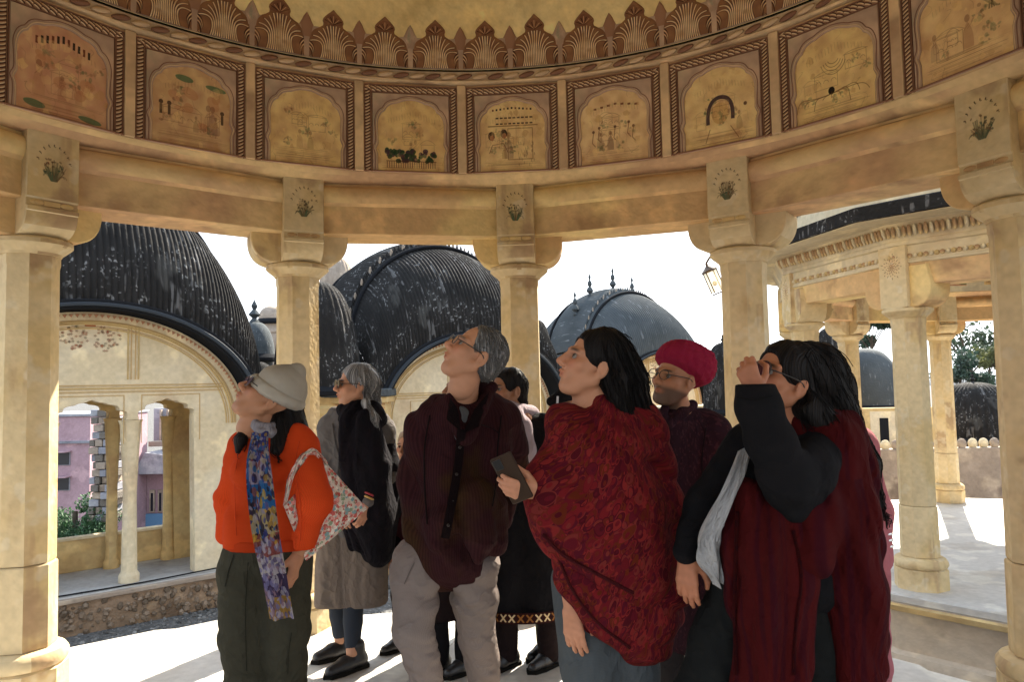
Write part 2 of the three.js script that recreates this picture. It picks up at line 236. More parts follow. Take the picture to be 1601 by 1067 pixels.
// painted panels
const PA = 2.482, PW = 2 * PA * Math.tan(PI / 24), PB = 2.913, PH = 0.505, PS = new THREE.Matrix4().makeScale(1, 0.58 / 0.505, 1);
function panelPaint(k) {
  return canvas(320, 320, (x, w, h) => {
    let q = 991 + k * 7919; const r = () => { q = (q * 16807) % 2147483647; return q / 2147483647; };
    const warm = [[206, 150, 118], [206, 166, 122], [238, 206, 140], [236, 202, 136], [240, 210, 150], [238, 204, 154], [240, 210, 148], [242, 212, 144], [232, 194, 140]][k % 9];
    x.fillStyle = `rgb(${warm})`; x.fillRect(0, 0, w, h);
    for (let i = 0; i < 420; i++) { const d = r(), X = r() * w, Y = r() * h, R = 6 + r() * 34, g = x.createRadialGradient(X, Y, 0, X, Y, R), c = d < 0.42 ? '182,128,98' : d < 0.8 ? '248,222,160' : '196,156,104'; g.addColorStop(0, `rgba(${c},${0.10 + 0.16 * r()})`); g.addColorStop(1, `rgba(${c},0)`); x.fillStyle = g; x.fillRect(X - R, Y - R, 2 * R, 2 * R); }
    const ln = (c, lw, p) => { x.strokeStyle = c; x.lineWidth = lw; x.beginPath(); p.forEach(([a, b], i) => (i ? x.lineTo(a, b) : x.moveTo(a, b))); x.stroke(); };
    if (k === 0 || k === 4) { for (let i = 0; i < 11; i++) { x.fillStyle = i % 3 ? 'rgba(40,30,26,0.85)' : 'rgba(96,44,30,0.8)'; x.fillRect(70 + i * 17, 50 + Math.abs(i - 5) * (k ? 1.5 : 5), 8, k ? 8 : 24); } }
    if (k === 0 || k === 1) { for (let i = 0; i < 8; i++) { x.fillStyle = 'rgba(190,130,90,0.5)'; x.beginPath(); x.ellipse(60 + r() * 200, 120 + r() * 120, 12 + r() * 22, 8 + r() * 14, r(), 0, 7); x.fill(); } x.fillStyle = 'rgba(70,104,72,0.7)'; x.beginPath(); x.ellipse(70 + k * 60, k ? 70 : 290, 34, 12, 0.1, 0, 7); x.ellipse(250, k ? 84 : 300, 40, 10, 0.1, 0, 7); x.fill(); }
    if (k === 1) for (const X of [40, 70, 270]) { x.fillStyle = 'rgba(50,34,26,0.7)'; x.fillRect(X, 178, 10, 34); x.beginPath(); x.arc(X + 5, 170, 8, 0, 7); x.fill(); }
    if (k === 3) { for (let i = 0; i < 70; i++) { const X = 52 + r() * 214, Y = 228 + r() * 46; x.fillStyle = r() < 0.7 ? 'rgba(44,66,44,0.85)' : 'rgba(74,52,62,0.8)'; x.beginPath(); x.ellipse(X, Y, 9, 6 + r() * 6, r() * 3, 0, 7); x.fill(); } for (let i = 0; i < 22; i++) ln('rgba(78,46,30,0.7)', 3, [[54 + i * 10, 276], [54 + i * 10, 302]]); ln('rgba(78,46,30,0.7)', 3, [[50, 274], [270, 274]]); }
    if (k === 4) { for (let j = 0; j < 2; j++) for (let i = 0; i < 9; i++) { x.fillStyle = 'rgba(52,32,28,0.8)'; x.fillRect(86 + i * 19, 92 + j * 24, 13, 6); } ln('rgba(110,70,40,0.7)', 4, [[50, 128], [274, 128]]); x.strokeStyle = 'rgba(110,74,40,0.6)'; x.lineWidth = 3; x.strokeRect(140, 140, 110, 128);
      for (const [X, Y] of [[66, 168], [122, 160]]) { x.fillStyle = 'rgba(44,26,22,0.85)'; x.beginPath(); x.ellipse(X, Y, 15, 18, 0, 0, 7); x.fill(); x.fillStyle = 'rgba(186,128,88,0.9)'; x.beginPath(); x.ellipse(X + 2, Y + 8, 9, 12, 0, 0, 7); x.fill(); } ln('rgba(90,52,36,0.6)', 3, [[56, 240], [70, 206], [120, 200], [140, 240]]); for (let i = 0; i < 40; i++) { x.fillStyle = 'rgba(96,66,44,0.35)'; x.fillRect(180 + r() * 80, 190 + r() * 100, 3, 12); } }
    if (k === 5) { for (let i = 0; i < 14; i++) { x.fillStyle = i % 2 ? 'rgba(110,62,44,0.8)' : 'rgba(210,180,130,0.8)'; x.fillRect(58 + i * 15, 76 + Math.abs(7 - i) * 2, 13, 8); } for (const [X, Y] of [[70, 184], [96, 170], [166, 172], [226, 160], [246, 178]]) { x.fillStyle = 'rgba(74,44,32,0.7)'; x.beginPath(); x.arc(X, Y, 6, 0, 7); x.fill(); ln('rgba(104,62,42,0.5)', 4, [[X, Y + 6], [X - 6, Y + 44], [X + 8, Y + 60]]); } }
    if (k === 6) { x.lineWidth = 15; x.strokeStyle = 'rgba(58,44,52,0.85)'; x.beginPath(); x.moveTo(112, 232); x.quadraticCurveTo(108, 138, 164, 136); x.quadraticCurveTo(222, 138, 214, 226); x.stroke(); x.fillStyle = 'rgba(206,164,104,0.8)'; x.beginPath(); x.ellipse(163, 196, 36, 40, 0, 0, 7); x.fill(); ln('rgba(100,64,40,0.6)', 3, [[120, 250], [100, 300]]); ln('rgba(100,64,40,0.6)', 3, [[204, 250], [236, 300]]); x.fillStyle = 'rgba(70,40,30,0.7)'; x.beginPath(); x.arc(266, 180, 7, 0, 7); x.fill(); }
    if (k === 7) { x.fillStyle = 'rgba(28,24,22,0.95)'; x.beginPath(); x.ellipse(150, 226, 12, 13, 0, 0, 7); x.fill(); for (let i = 0; i < 9; i++) { x.strokeStyle = 'rgba(96,62,36,0.55)'; x.lineWidth = 2.5; x.beginPath(); x.moveTo(150, 236); x.bezierCurveTo(150 + (i - 4) * 26, 250 - i * 3, 150 + (i - 4) * 30, 200 + r() * 60, 150 + (i - 4) * 34, 240 + r() * 40); x.stroke(); } x.strokeStyle = 'rgba(96,62,36,0.5)'; for (let i = 0; i < 4; i++) { x.beginPath(); x.ellipse(160, 120, 20 + i * 9, 16 + i * 12, 0, 0.3, 2.9); x.stroke(); } }
    if (k === 8) { for (let i = 0; i < 5; i++) { x.strokeStyle = 'rgba(84,74,50,0.6)'; x.lineWidth = 5; x.beginPath(); x.moveTo(210, 60 + i * 14); x.quadraticCurveTo(250, 90 + i * 20, 240 + i * 8, 170); x.stroke(); } x.fillStyle = 'rgba(84,98,72,0.6)'; x.beginPath(); x.ellipse(90, 60, 60, 16, 0.5, 0, 7); x.ellipse(270, 70, 34, 12, -0.4, 0, 7); x.fill(); }
    { const gy = 250 + r() * 20; for (let i = 0; i < 26; i++) { x.strokeStyle = `rgba(112,74,48,${0.12 + 0.2 * r()})`; x.lineWidth = 1.2; const Y = gy + r() * 60; x.beginPath(); x.moveTo(30 + r() * 60, Y); x.lineTo(200 + r() * 100, Y + r() * 4 - 2); x.stroke(); }
      for (let i = 0; i < [3, 4, 2, 2, 2, 5, 1, 0, 2][k]; i++) { const X = 60 + r() * 200, s = 0.6 + r() * 0.8, c = ['140,84,60', '122,96,62', '104,70,66', '150,110,60'][Math.floor(r() * 4)]; x.fillStyle = `rgba(${c},${0.12 + r() * 0.22})`; x.beginPath(); x.moveTo(X, gy - 62 * s); x.quadraticCurveTo(X + 18 * s, gy - 40 * s, X + 14 * s, gy); x.lineTo(X - 14 * s, gy); x.quadraticCurveTo(X - 18 * s, gy - 40 * s, X, gy - 62 * s); x.fill(); x.fillStyle = 'rgba(96,58,40,0.35)'; x.beginPath(); x.ellipse(X, gy - 70 * s, 7 * s, 9 * s, 0, 0, 7); x.fill(); x.strokeStyle = 'rgba(88,52,36,0.35)'; x.lineWidth = 1.6; x.beginPath(); x.moveTo(X - 10 * s, gy - 44 * s); x.lineTo(X + (r() - 0.5) * 44, gy - (52 + r() * 20) * s); x.stroke(); }
      for (let i = 0; i < 3; i++) { const X = 40 + r() * 180, Y = 120 + r() * 90, W = 30 + r() * 60, H = 24 + r() * 50; x.strokeStyle = `rgba(104,66,46,${0.2 + r() * 0.25})`; x.lineWidth = 1.8; x.strokeRect(X, Y, W, H); x.beginPath(); x.moveTo(X - 6, Y); x.quadraticCurveTo(X + W / 2, Y - 34 * r() - 8, X + W + 6, Y); x.stroke(); for (let m = 0; m < 3; m++) { x.beginPath(); x.arc(X + W * (m + 0.5) / 3, Y + H * 0.6, W / 9, PI, 0); x.stroke(); } }
      for (let i = 0; i < 6; i++) { const X = 40 + r() * 240, Y = 110 + r() * 150; for (let m = 0; m < 9; m++) { x.fillStyle = `rgba(${r() < 0.6 ? '96,104,70' : '130,88,62'},${0.15 + 0.25 * r()})`; x.beginPath(); x.ellipse(X + (r() - 0.5) * 34, Y + (r() - 0.5) * 26, 3 + r() * 6, 2 + r() * 4, r() * 3, 0, 7); x.fill(); } }
      for (let i = 0; i < 18; i++) { x.strokeStyle = `rgba(98,64,44,${0.15 + 0.2 * r()})`; x.lineWidth = 1.5; const X = 60 + i * 12; x.beginPath(); x.moveTo(X, 66 + Math.abs(i - 9) * 4); x.lineTo(X + 2, 92 + Math.abs(i - 9) * 3); x.stroke(); }
      for (let i = 0; i < 34; i++) { x.fillStyle = r() < 0.6 ? `rgba(240,206,140,${0.2 + 0.3 * r()})` : `rgba(196,150,98,${0.2 + 0.3 * r()})`; x.beginPath(); const X = r() * w, Y = r() * h, R = 5 + r() * 17; for (let q2 = 0; q2 < 9; q2++) { const A = q2 / 9 * 6.283, RR = R * (0.5 + r() * 0.7); x.lineTo(X + Math.cos(A) * RR, Y + Math.sin(A) * RR); } x.fill(); } }
    for (let i = 0; i < 40; i++) { x.strokeStyle = `rgba(${r() < 0.5 ? '90,58,36' : '214,180,120'},${0.12 + r() * 0.2})`; x.lineWidth = 1 + r(); x.beginPath(); const X = r() * w, Y = r() * h; x.moveTo(X, Y); x.bezierCurveTo(X + r() * 30, Y + r() * 30 - 15, X + r() * 40 - 20, Y + r() * 40, X + r() * 50 - 25, Y + 20 + r() * 20); x.stroke(); }
  });
}
const ropeTex = canvas(64, 64, (x) => { x.fillStyle = '#a47d60'; x.fillRect(0, 0, 64, 64); x.lineCap = 'round'; for (let k = -1; k < 3; k++) { x.strokeStyle = '#54362a'; x.lineWidth = 13; x.beginPath(); x.moveTo(4, k * 32 + 30); x.quadraticCurveTo(32, k * 32 + 24, 60, k * 32 + 4); x.stroke(); x.strokeStyle = '#e4c8a4'; x.lineWidth = 10; x.beginPath(); x.moveTo(8, k * 32 + 20); x.quadraticCurveTo(32, k * 32 + 14, 56, k * 32 - 4); x.stroke(); } });
const mRope = std({ map: ropeTex, bumpMap: ropeTex, bumpScale: 0.008 });
const ropeU = ropeTex.clone(); ropeU.rotation = PI / 2; ropeU.center.set(0.5, 0.5); ropeU.needsUpdate = true;
const mRopeH = std({ map: ropeU });
const mSpandrel = std({ map: plasterTex([0.50, 0.345, 0.25], [0.42, 0.28, 0.20], [0.31, 0.29, 0.20], 201) });
const mStrip = std({ map: plasterTex([0.66, 0.47, 0.28], [0.58, 0.39, 0.235], [0.40, 0.25, 0.15], 221) });
const mFine = std({ color: new THREE.Color().setRGB(0.26, 0.13, 0.08) }), mRedBrown = std({ color: new THREE.Color().setRGB(0.34, 0.18, 0.11) }), mPale = std({ color: new THREE.Color().setRGB(0.66, 0.46, 0.28) });
{
  const arch = new THREE.Path(); // cusped arch of the inner frame
  arch.moveTo(-0.212, 0.004); arch.lineTo(-0.212, 0.10); arch.lineTo(-0.222, 0.13); arch.lineTo(-0.208, 0.16); arch.lineTo(-0.212, 0.27); arch.quadraticCurveTo(-0.205, 0.33, -0.165, 0.345); arch.quadraticCurveTo(-0.15, 0.385, -0.09, 0.39); arch.quadraticCurveTo(0, 0.43, 0.09, 0.39); arch.quadraticCurveTo(0.15, 0.385, 0.165, 0.345); arch.quadraticCurveTo(0.205, 0.33, 0.212, 0.27); arch.lineTo(0.208, 0.16); arch.lineTo(0.222, 0.13); arch.lineTo(0.212, 0.10); arch.lineTo(0.212, 0.004); arch.closePath();
  const spShape = shape([[-0.240, 0.001], [0.240, 0.001], [0.240, 0.440], [-0.240, 0.440]]); spShape.holes.push(arch);
  const spG = extrude(spShape, 0.009, 0.002, 6);
  const archPts = arch.getPoints(5), lineG = (off, r) => tube(archPts.slice(0, -1).map((p) => { const k = 1 + off / 0.22; return V(p.x * k, Math.max(0.006, p.y * (1 + off / 0.4)), 0.012); }), r, 5, 80);
  const inner1 = lineG(0.006, 0.0028), inner2 = lineG(0.018, 0.0022);
  const stripY = (w, h, x, y, z, d = 0.012) => box(w, h, d, x, y, z, 0.002);
  const frameG = ([stripY(0.004, PH - 0.04, -0.247, (PH - 0.04) / 2, 0.008), stripY(0.004, PH - 0.04, 0.247, (PH - 0.04) / 2, 0.008), stripY(0.494, 0.004, 0, 0.447, 0.008), stripY(0.004, PH - 0.015, -0.292, (PH - 0.015) / 2, 0.009), stripY(0.004, PH - 0.015, 0.292, (PH - 0.015) / 2, 0.009), stripY(0.588, 0.004, 0, 0.489, 0.009), stripY(0.0035, PH - 0.05, -0.255, (PH - 0.05) / 2, 0.006), stripY(0.0035, PH - 0.05, 0.255, (PH - 0.05) / 2, 0.006)]);
  const uvL = (g, rot) => { g = clean(g); const p = g.attributes.position, u = g.attributes.uv; for (let i = 0; i < p.count; i++) { const a = p.getX(i), b = p.getY(i); if (rot) u.setXY(i, b / 0.036, a / 0.036); else u.setXY(i, a / 0.036, b / 0.036); } return g; };
  const half = (r) => { const g = new THREE.CylinderGeometry(r, r, 1, 8, 1, false, -PI / 2, PI); return g; };
  const ropeV = (x) => { const g = half(0.019); g.scale(1, PH - 0.02, 0.55); g.translate(x, (PH - 0.02) / 2, 0.003); return uvL(g); };
  const ropeHz = () => { const g = half(0.019); g.rotateZ(PI / 2); g.scale(0.58, 1, 0.55); g.translate(0, 0.468, 0.0035); return uvL(g, true); };
  const ropeTop = ropeHz();
  const ground = new THREE.PlaneGeometry(0.46, 0.44); ground.translate(0, 0.22, 0.002);
  const back = box(PW - 0.001, PH, 0.09, 0, PH / 2, -0.045, 0.001), divider = box(0.056, PH, 0.016, 0, PH / 2, 0.006, 0.005), foot = stripY(0.6, 0.006, 0, 0.003, 0.013, 0.012);
  for (let i = 0; i < 24; i++) {
    const a = PHI + i * PI / 12, m = frameAt(PA, a, PB).multiply(PS), k = i > 12 ? i - 24 : i;
    const p = part('frieze_panel', boxUV(back.clone().applyMatrix4(m)), M.plasterRose, pav), put = (n, g, mt) => part(n, g.clone().applyMatrix4(m), mt, p);
    put('painting', ground, Math.abs(k) <= 4 ? std({ map: panelPaint(k + 4), bumpMap: bumpPl, bumpScale: 0.002 }) : M.plaster);
    put('spandrel', boxUV(spG.clone()), [-3, 2].includes(k) ? mSpandrel : mSpandrel); put('arch_line', inner1, mPale); put('arch_line', inner2, mFine); frameG.forEach((g) => put('frame_line', g, mFine));
    put('rope_border', ropeV(-0.2735), mRope); put('rope_border', ropeV(0.2735), mRope); put('rope_border', ropeTop, mRopeH); put('foot_line', foot, mFine);
    const md = frameAt(PA / Math.cos(PI / 24) - 0.010, a + PI / 24, PB).multiply(PS); part('divider', boxUV(divider.clone().applyMatrix4(md)), mStrip, p);
  }
}
// chain of leaves, band of acanthus leaves, dome
{
  const ring = lathe([[2.80, 3.494], [2.492, 3.494], [2.466, 3.500], [2.460, 3.512], [2.476, 3.522], [2.476, 3.562], [2.468, 3.574], [2.49, 3.59], [2.80, 3.59]], 160); const rg = part('cornice', boxUV(ring), mStrip, pav);
  const bead = new THREE.SphereGeometry(0.5, 10, 6); bead.scale(0.105, 0.034, 0.03); bead.rotateZ(0.22); const mm = []; const n = 154;
  for (let i = 0; i < n; i++) mm.push(frameAt(2.468, PHI + i * 2 * PI / n, 3.542));
  pieces('leaf_bead', bead, [mPale, mFine], mm, rg);
  const RD = 2.455, domeP = (a, b) => rim(RD * Math.cos(b), a, 3.58 + RD * 0.92 * Math.sin(b));
  const prof = []; for (let i = 0; i <= 40; i++) { const b = i / 40 * PI / 2; prof.push([Math.max(0.0005, RD * Math.cos(b)), 3.58 + RD * 0.92 * Math.sin(b)]); }
  const dg = lathe(prof, 96), dp = dg.attributes.position, du = dg.attributes.uv; for (let i = 0; i < dp.count; i++) { const x = dp.getX(i), z = dp.getZ(i), an = Math.atan2(x, -z), h = dp.getY(i); du.setXY(i, an * 2.3873, h); }
  part('inner_dome', dg, M.dome, pav);
  const out = []; for (let i = 0; i <= 30; i++) { const b = i / 30 * PI / 2; out.push([Math.max(0.0005, 2.86 * Math.cos(b)), 3.55 + 2.72 * Math.sin(b)]); }
  part('outer_dome', boxUV(lathe(out, 64)), M.dark, pav); part('drum', boxUV(lathe([[2.84, 2.911], [2.86, 3.0], [2.86, 3.56], [2.80, 3.6]], 64)), M.column, pav);
  { const pr = []; for (let i = 0; i <= 6; i++) { const b = (0.002 + i * 0.036) / RD; pr.push([(RD - 0.004) * Math.cos(b), 3.58 + (RD - 0.004) * 0.92 * Math.sin(b)]); } pr.push([RD * Math.cos(0.222 / RD) + 0.004, 3.58 + RD * 0.92 * Math.sin(0.222 / RD)]); part('leaf_ground', boxUV(lathe(pr, 120)), mSpandrel, pav); }
  // acanthus leaves in flat relief, painted dark and light
  const leafTex = (s) => canvas(256, 320, (x, w, h) => {
    let q = s; const r = () => { q = (q * 16807) % 2147483647; return q / 2147483647; };
    x.fillStyle = '#9c6d49'; x.fillRect(0, 0, w, h); x.lineCap = 'round';
    x.fillStyle = '#8a6248'; x.fillRect(0, 0, w, h);
    const rib = (a, c, lw) => { x.strokeStyle = c; x.lineWidth = lw; x.beginPath(); x.moveTo(128 + a * 64, 322); x.bezierCurveTo(128 + a * 46, 250, 128 + a * 44, 185, 128 + a * (80 + 46 * Math.abs(a)), 96 + 120 * Math.abs(a) * Math.abs(a)); x.stroke(); };
    for (let k = -6; k <= 6; k++) rib(k / 6, '#462a1e', 12); for (let k = -6; k <= 6; k++) rib(k / 6, '#f0d0aa', 7.5);
    for (const sgn of [-1, 1]) for (let k = 0; k < 5; k++) { x.strokeStyle = k % 2 ? '#ecc8a0' : '#54362a'; x.lineWidth = 6; x.beginPath(); x.moveTo(128 + sgn * (122 - k * 4), 322); x.quadraticCurveTo(128 + sgn * (70 + k * 9), 262, 128 + sgn * 126, 205 + k * 13); x.stroke(); }
    x.fillStyle = '#7d5540'; x.beginPath(); x.moveTo(78, 84); x.quadraticCurveTo(128, -34, 178, 84); x.quadraticCurveTo(128, 120, 78, 84); x.fill();
    for (let k = 0; k < 7; k++) { x.strokeStyle = k % 2 ? '#c89a74' : '#4c2d20'; x.lineWidth = 5; x.beginPath(); x.moveTo(128, 92); x.lineTo(86 + k * 14, 40 + Math.abs(k - 3) * 9); x.stroke(); }
    for (let i = 0; i < 60; i++) { const X = r() * w, Y = r() * h, R = 8 + r() * 34, g = x.createRadialGradient(X, Y, 0, X, Y, R), c = r() < 0.5 ? '150,100,68' : '190,140,94'; g.addColorStop(0, `rgba(${c},${0.1 + 0.35 * r()})`); g.addColorStop(1, `rgba(${c},0)`); x.fillStyle = g; x.fillRect(X - R, Y - R, 2 * R, 2 * R); }
  });
  const mats = [3, 77, 191].map((s) => { const t = leafTex(s); return std({ map: t, bumpMap: t, bumpScale: 0.01 }); });
  const NL = 48, hw = [[0, 0.1595], [0.36, 0.1595], [0.46, 0.154], [0.52, 0.140], [0.57, 0.128], [0.61, 0.104], [0.64, 0.082], [0.70, 0.056], [0.76, 0.068], [0.83, 0.062], [0.92, 0.034], [1, 0.003]];
  const wAt = (t) => { for (let i = 1; i < hw.length; i++) if (t <= hw[i][0]) return lerp(hw[i - 1][1], hw[i][1], (t - hw[i - 1][0]) / (hw[i][0] - hw[i - 1][0])); return 0; };
  const H = 0.335, bud = [[0, 0.03], [0.5, 0.045], [0.7, 0.03], [0.85, 0.02], [1, 0.002]];
  for (let i = 0; i < NL; i++) {
    const a0 = PHI + (i + 0.5) * 2 * PI / NL, hk = H * rr(0.96, 1.04);
    const g = gridGeo(10, 22, (u, v) => { const w = wAt(v), x = (u - 0.5) * 2 * w, b = (0.005 + v * hk) / RD * 1.04, e = 1 - Math.pow(Math.abs(u - 0.5) * 2, 6), q = domeP(a0 + x / (RD * Math.cos(b)), b), k = (0.018 * e * (1 - 0.3 * v) - 0.001); return q.sub(V(q.x, (q.y - 3.58), q.z).normalize().multiplyScalar(k)); });
    const p = g.attributes.uv, iu = g.attributes.position; for (let j = 0; j < iu.count; j++) { const u = p.getX(j), v = p.getY(j); p.setXY(j, 0.5 + (u - 0.5) * wAt(v) / 0.155, v); }
    part('acanthus_leaf', g, mats[i % 3], pav);
    const gb = gridGeo(6, 10, (u, v) => { let w = 0; for (let k = 1; k < bud.length; k++) if (v <= bud[k][0] && v >= bud[k - 1][0]) w = lerp(bud[k - 1][1], bud[k][1], (v - bud[k - 1][0]) / (bud[k][0] - bud[k - 1][0])); const b = (0.14 + v * 0.16) / RD, q = domeP(a0 + PI / NL + (u - 0.5) * 2 * w / RD, b), k = 0.010 * (1 - Math.pow(Math.abs(u - 0.5) * 2, 4)); return q.sub(V(q.x, q.y - 3.58, q.z).normalize().multiplyScalar(k)); });
    part('bud', gb, i % 3 ? mRedBrown : mSpandrel, pav);
  }
}
// ---------- the same pavilion again on the right, on its own platform ----------
{
  const keep = [PHI, G]; PHI = 0.052; G = new THREE.Matrix4().makeTranslation(6.05, -0.22, -5.3);
  const p2 = thing('pavilion', 'second cream columned pavilion with carved cornice on the raised platform at the right', 'pavilion', V(6.05, -0.22, -5.3));
  columnsAndBeams(p2, false);
  const cc = 1 / Math.cos(PI / 12), out = []; for (let i = 0; i <= 24; i++) { const b = i / 24 * PI / 2; out.push([Math.max(0.0005, 2.8 * Math.cos(b)), 3.5 + 2.6 * Math.sin(b)]); }
  part('dome', lathe(out, 64).applyMatrix4(G), M.dark, p2); part('drum', boxUV(lathe([[2.48, 2.913], [2.48, 3.5], [2.79, 3.52], [2.79, 2.95]], 64).applyMatrix4(G)), M.cream, p2);
  // carved leaves and bosses along the outside, where they show
  const lf = new THREE.SphereGeometry(0.5, 8, 6); lf.scale(0.036, 0.10, 0.035); lf.rotateX(-0.36); const bs = new THREE.SphereGeometry(0.5, 8, 5); bs.scale(0.042, 0.042, 0.03); const mm = [[], []];
  for (let e = 6.6; e < 9.6; e += 1) { const i = Math.floor(e), a0 = colAng(i) , a1 = colAng(i + 1); for (let k = 0; k < 38; k++) { const t = (k + 0.5) / 38, A = rim(2.952 * cc, a0, 2.965), B = rim(2.952 * cc, a1, 2.965), q = A.lerp(B, t), am = (a0 + a1) / 2; const m = new THREE.Matrix4().makeRotationY(-am); m.setPosition(q); mm[0].push(m.premultiply(G)); const A2 = rim(2.89 * cc, a0, 2.765), B2 = rim(2.89 * cc, a1, 2.765), m2 = new THREE.Matrix4().makeRotationY(-am); m2.setPosition(A2.lerp(B2, t)); mm[1].push(m2.premultiply(G)); } }
  const oc = p2.children.find((o) => o.name === 'outer_cornice'), mLeaf = std({ map: plasterTex([0.54, 0.40, 0.22], [0.46, 0.30, 0.17], [0.32, 0.19, 0.12], 301) });
  pieces('carved_leaf', lf, [mLeaf, M.cream, mLeaf], mm[0], oc); pieces('boss', bs, [mLeaf, M.yellow, M.cream], mm[1], oc);
  // painted inner frieze on the far side, and the near beam's painted marks
  for (let i = 0; i < 24; i++) { const a = PHI + i * PI / 12, m = frameAt(PA - 0.01, a, 2.95); const k = i > 12 ? i - 24 : i; if (k < -4 || k > 5) continue; const g = new THREE.PlaneGeometry(0.55, 0.46); g.translate(0, 0.27, 0.004); g.applyMatrix4(m); part('painting', g, std({ map: panelPaint((i * 3) % 9) }), p2); }
  PHI = keep[0]; G = keep[1];
  const pts = []; for (let i = 0; i < 12; i++) { const q = rim(3.18, 0.052 + i * STEP); pts.push([6.05 + q.x, -(q.z - 5.3)]); }
  const top = extrude(shape(pts), 0.05, 0.01); top.rotateX(-PI / 2); top.translate(0, -0.25, 0);
  const lp = []; for (const [r, y] of [[3.19, -0.27], [3.19, -0.258], [3.14, -0.258], [3.14, -0.64], [3.20, -0.66], [3.22, -0.72], [3.22, -0.9]]) lp.push([r, y]);
  const pl = thing('platform', 'cream plastered twelve sided platform under the right pavilion', 'platform', V(6.05, -0.8, -5.3));
  part('floor', boxUV(top), M.floor, pl); part('wall', boxUV(lathe(lp.reverse(), 12).rotateY(PI - 0.052).translate(6.05, 0, -5.3)), std({ map: plasterTex([0.58, 0.48, 0.37], [0.50, 0.40, 0.30], [0.33, 0.25, 0.18], 531), bumpMap: bumpPl, bumpScale: 0.006 }), pl);
  part('edge_moulding', boxUV(lathe([[3.185, -0.325], [3.215, -0.315], [3.22, -0.275], [3.195, -0.262]], 12).rotateY(PI - 0.052).translate(6.05, 0, -5.3)), M.yellow, pl);
}

// ---------- bangla-roofed halls ----------
const YAW = 0.70, HD = V(Math.cos(YAW), 0, -Math.sin(YAW)), HN = V(Math.sin(YAW), 0, Math.cos(YAW));
const flowerTex = canvas(512, 384, (x, w, h) => { x.clearRect(0, 0, w, h); let q = 5; const r = () => { q = (q * 16807) % 2147483647; return q / 2147483647; };
  for (const c of [140, 370]) for (let k = 0; k < 46; k++) { const a = r() * 6.3, d = Math.sqrt(r()), X = c + Math.cos(a) * d * 100, Y = 150 + Math.sin(a) * d * 120; x.fillStyle = r() < 0.5 ? 'rgba(150,84,60,0.42)' : r() < 0.6 ? 'rgba(98,94,70,0.4)' : 'rgba(190,130,94,0.45)'; for (let p = 0; p < 5; p++) { x.beginPath(); x.ellipse(X + Math.cos(p * 1.257) * 7, Y + Math.sin(p * 1.257) * 7, 6, 4, p * 1.257, 0, 7); x.fill(); } }
  x.fillStyle = 'rgba(170,80,44,0.7)'; x.fillRect(215, 20, 76, 22); });
function scallop(x0, x1, h0, h1, n = 3) { // points of a cusped arch from (x0, h0) over the middle at h1 to (x1, h0)
  const c = (x0 + x1) / 2, w = (x1 - x0) / 2, out = [];
  for (let side = 0; side < 2; side++) { const seg = []; for (let i = 0; i <= 24; i++) { const t = i / 24, a = t * PI / 2, bump = Math.abs(Math.sin(t * PI * n)) * 0.13, X = w * Math.cos(a) * (1 - 0.25 * Math.sin(a) * (1 - t)) + w * bump * Math.cos(a) * 0.8, Y = (h1 - h0) * (0.86 * Math.sin(a) + (t > 0.88 ? (t - 0.88) * 1.15 : 0)) + bump * 0.16 * (1 - t); seg.push([Math.min(w * 1.02, X), h0 + Y]); } if (side === 0) seg.forEach(([X, Y]) => out.push([c - X, Y])); else seg.reverse().forEach(([X, Y]) => out.push([c + X, Y])); }
  return out;
}
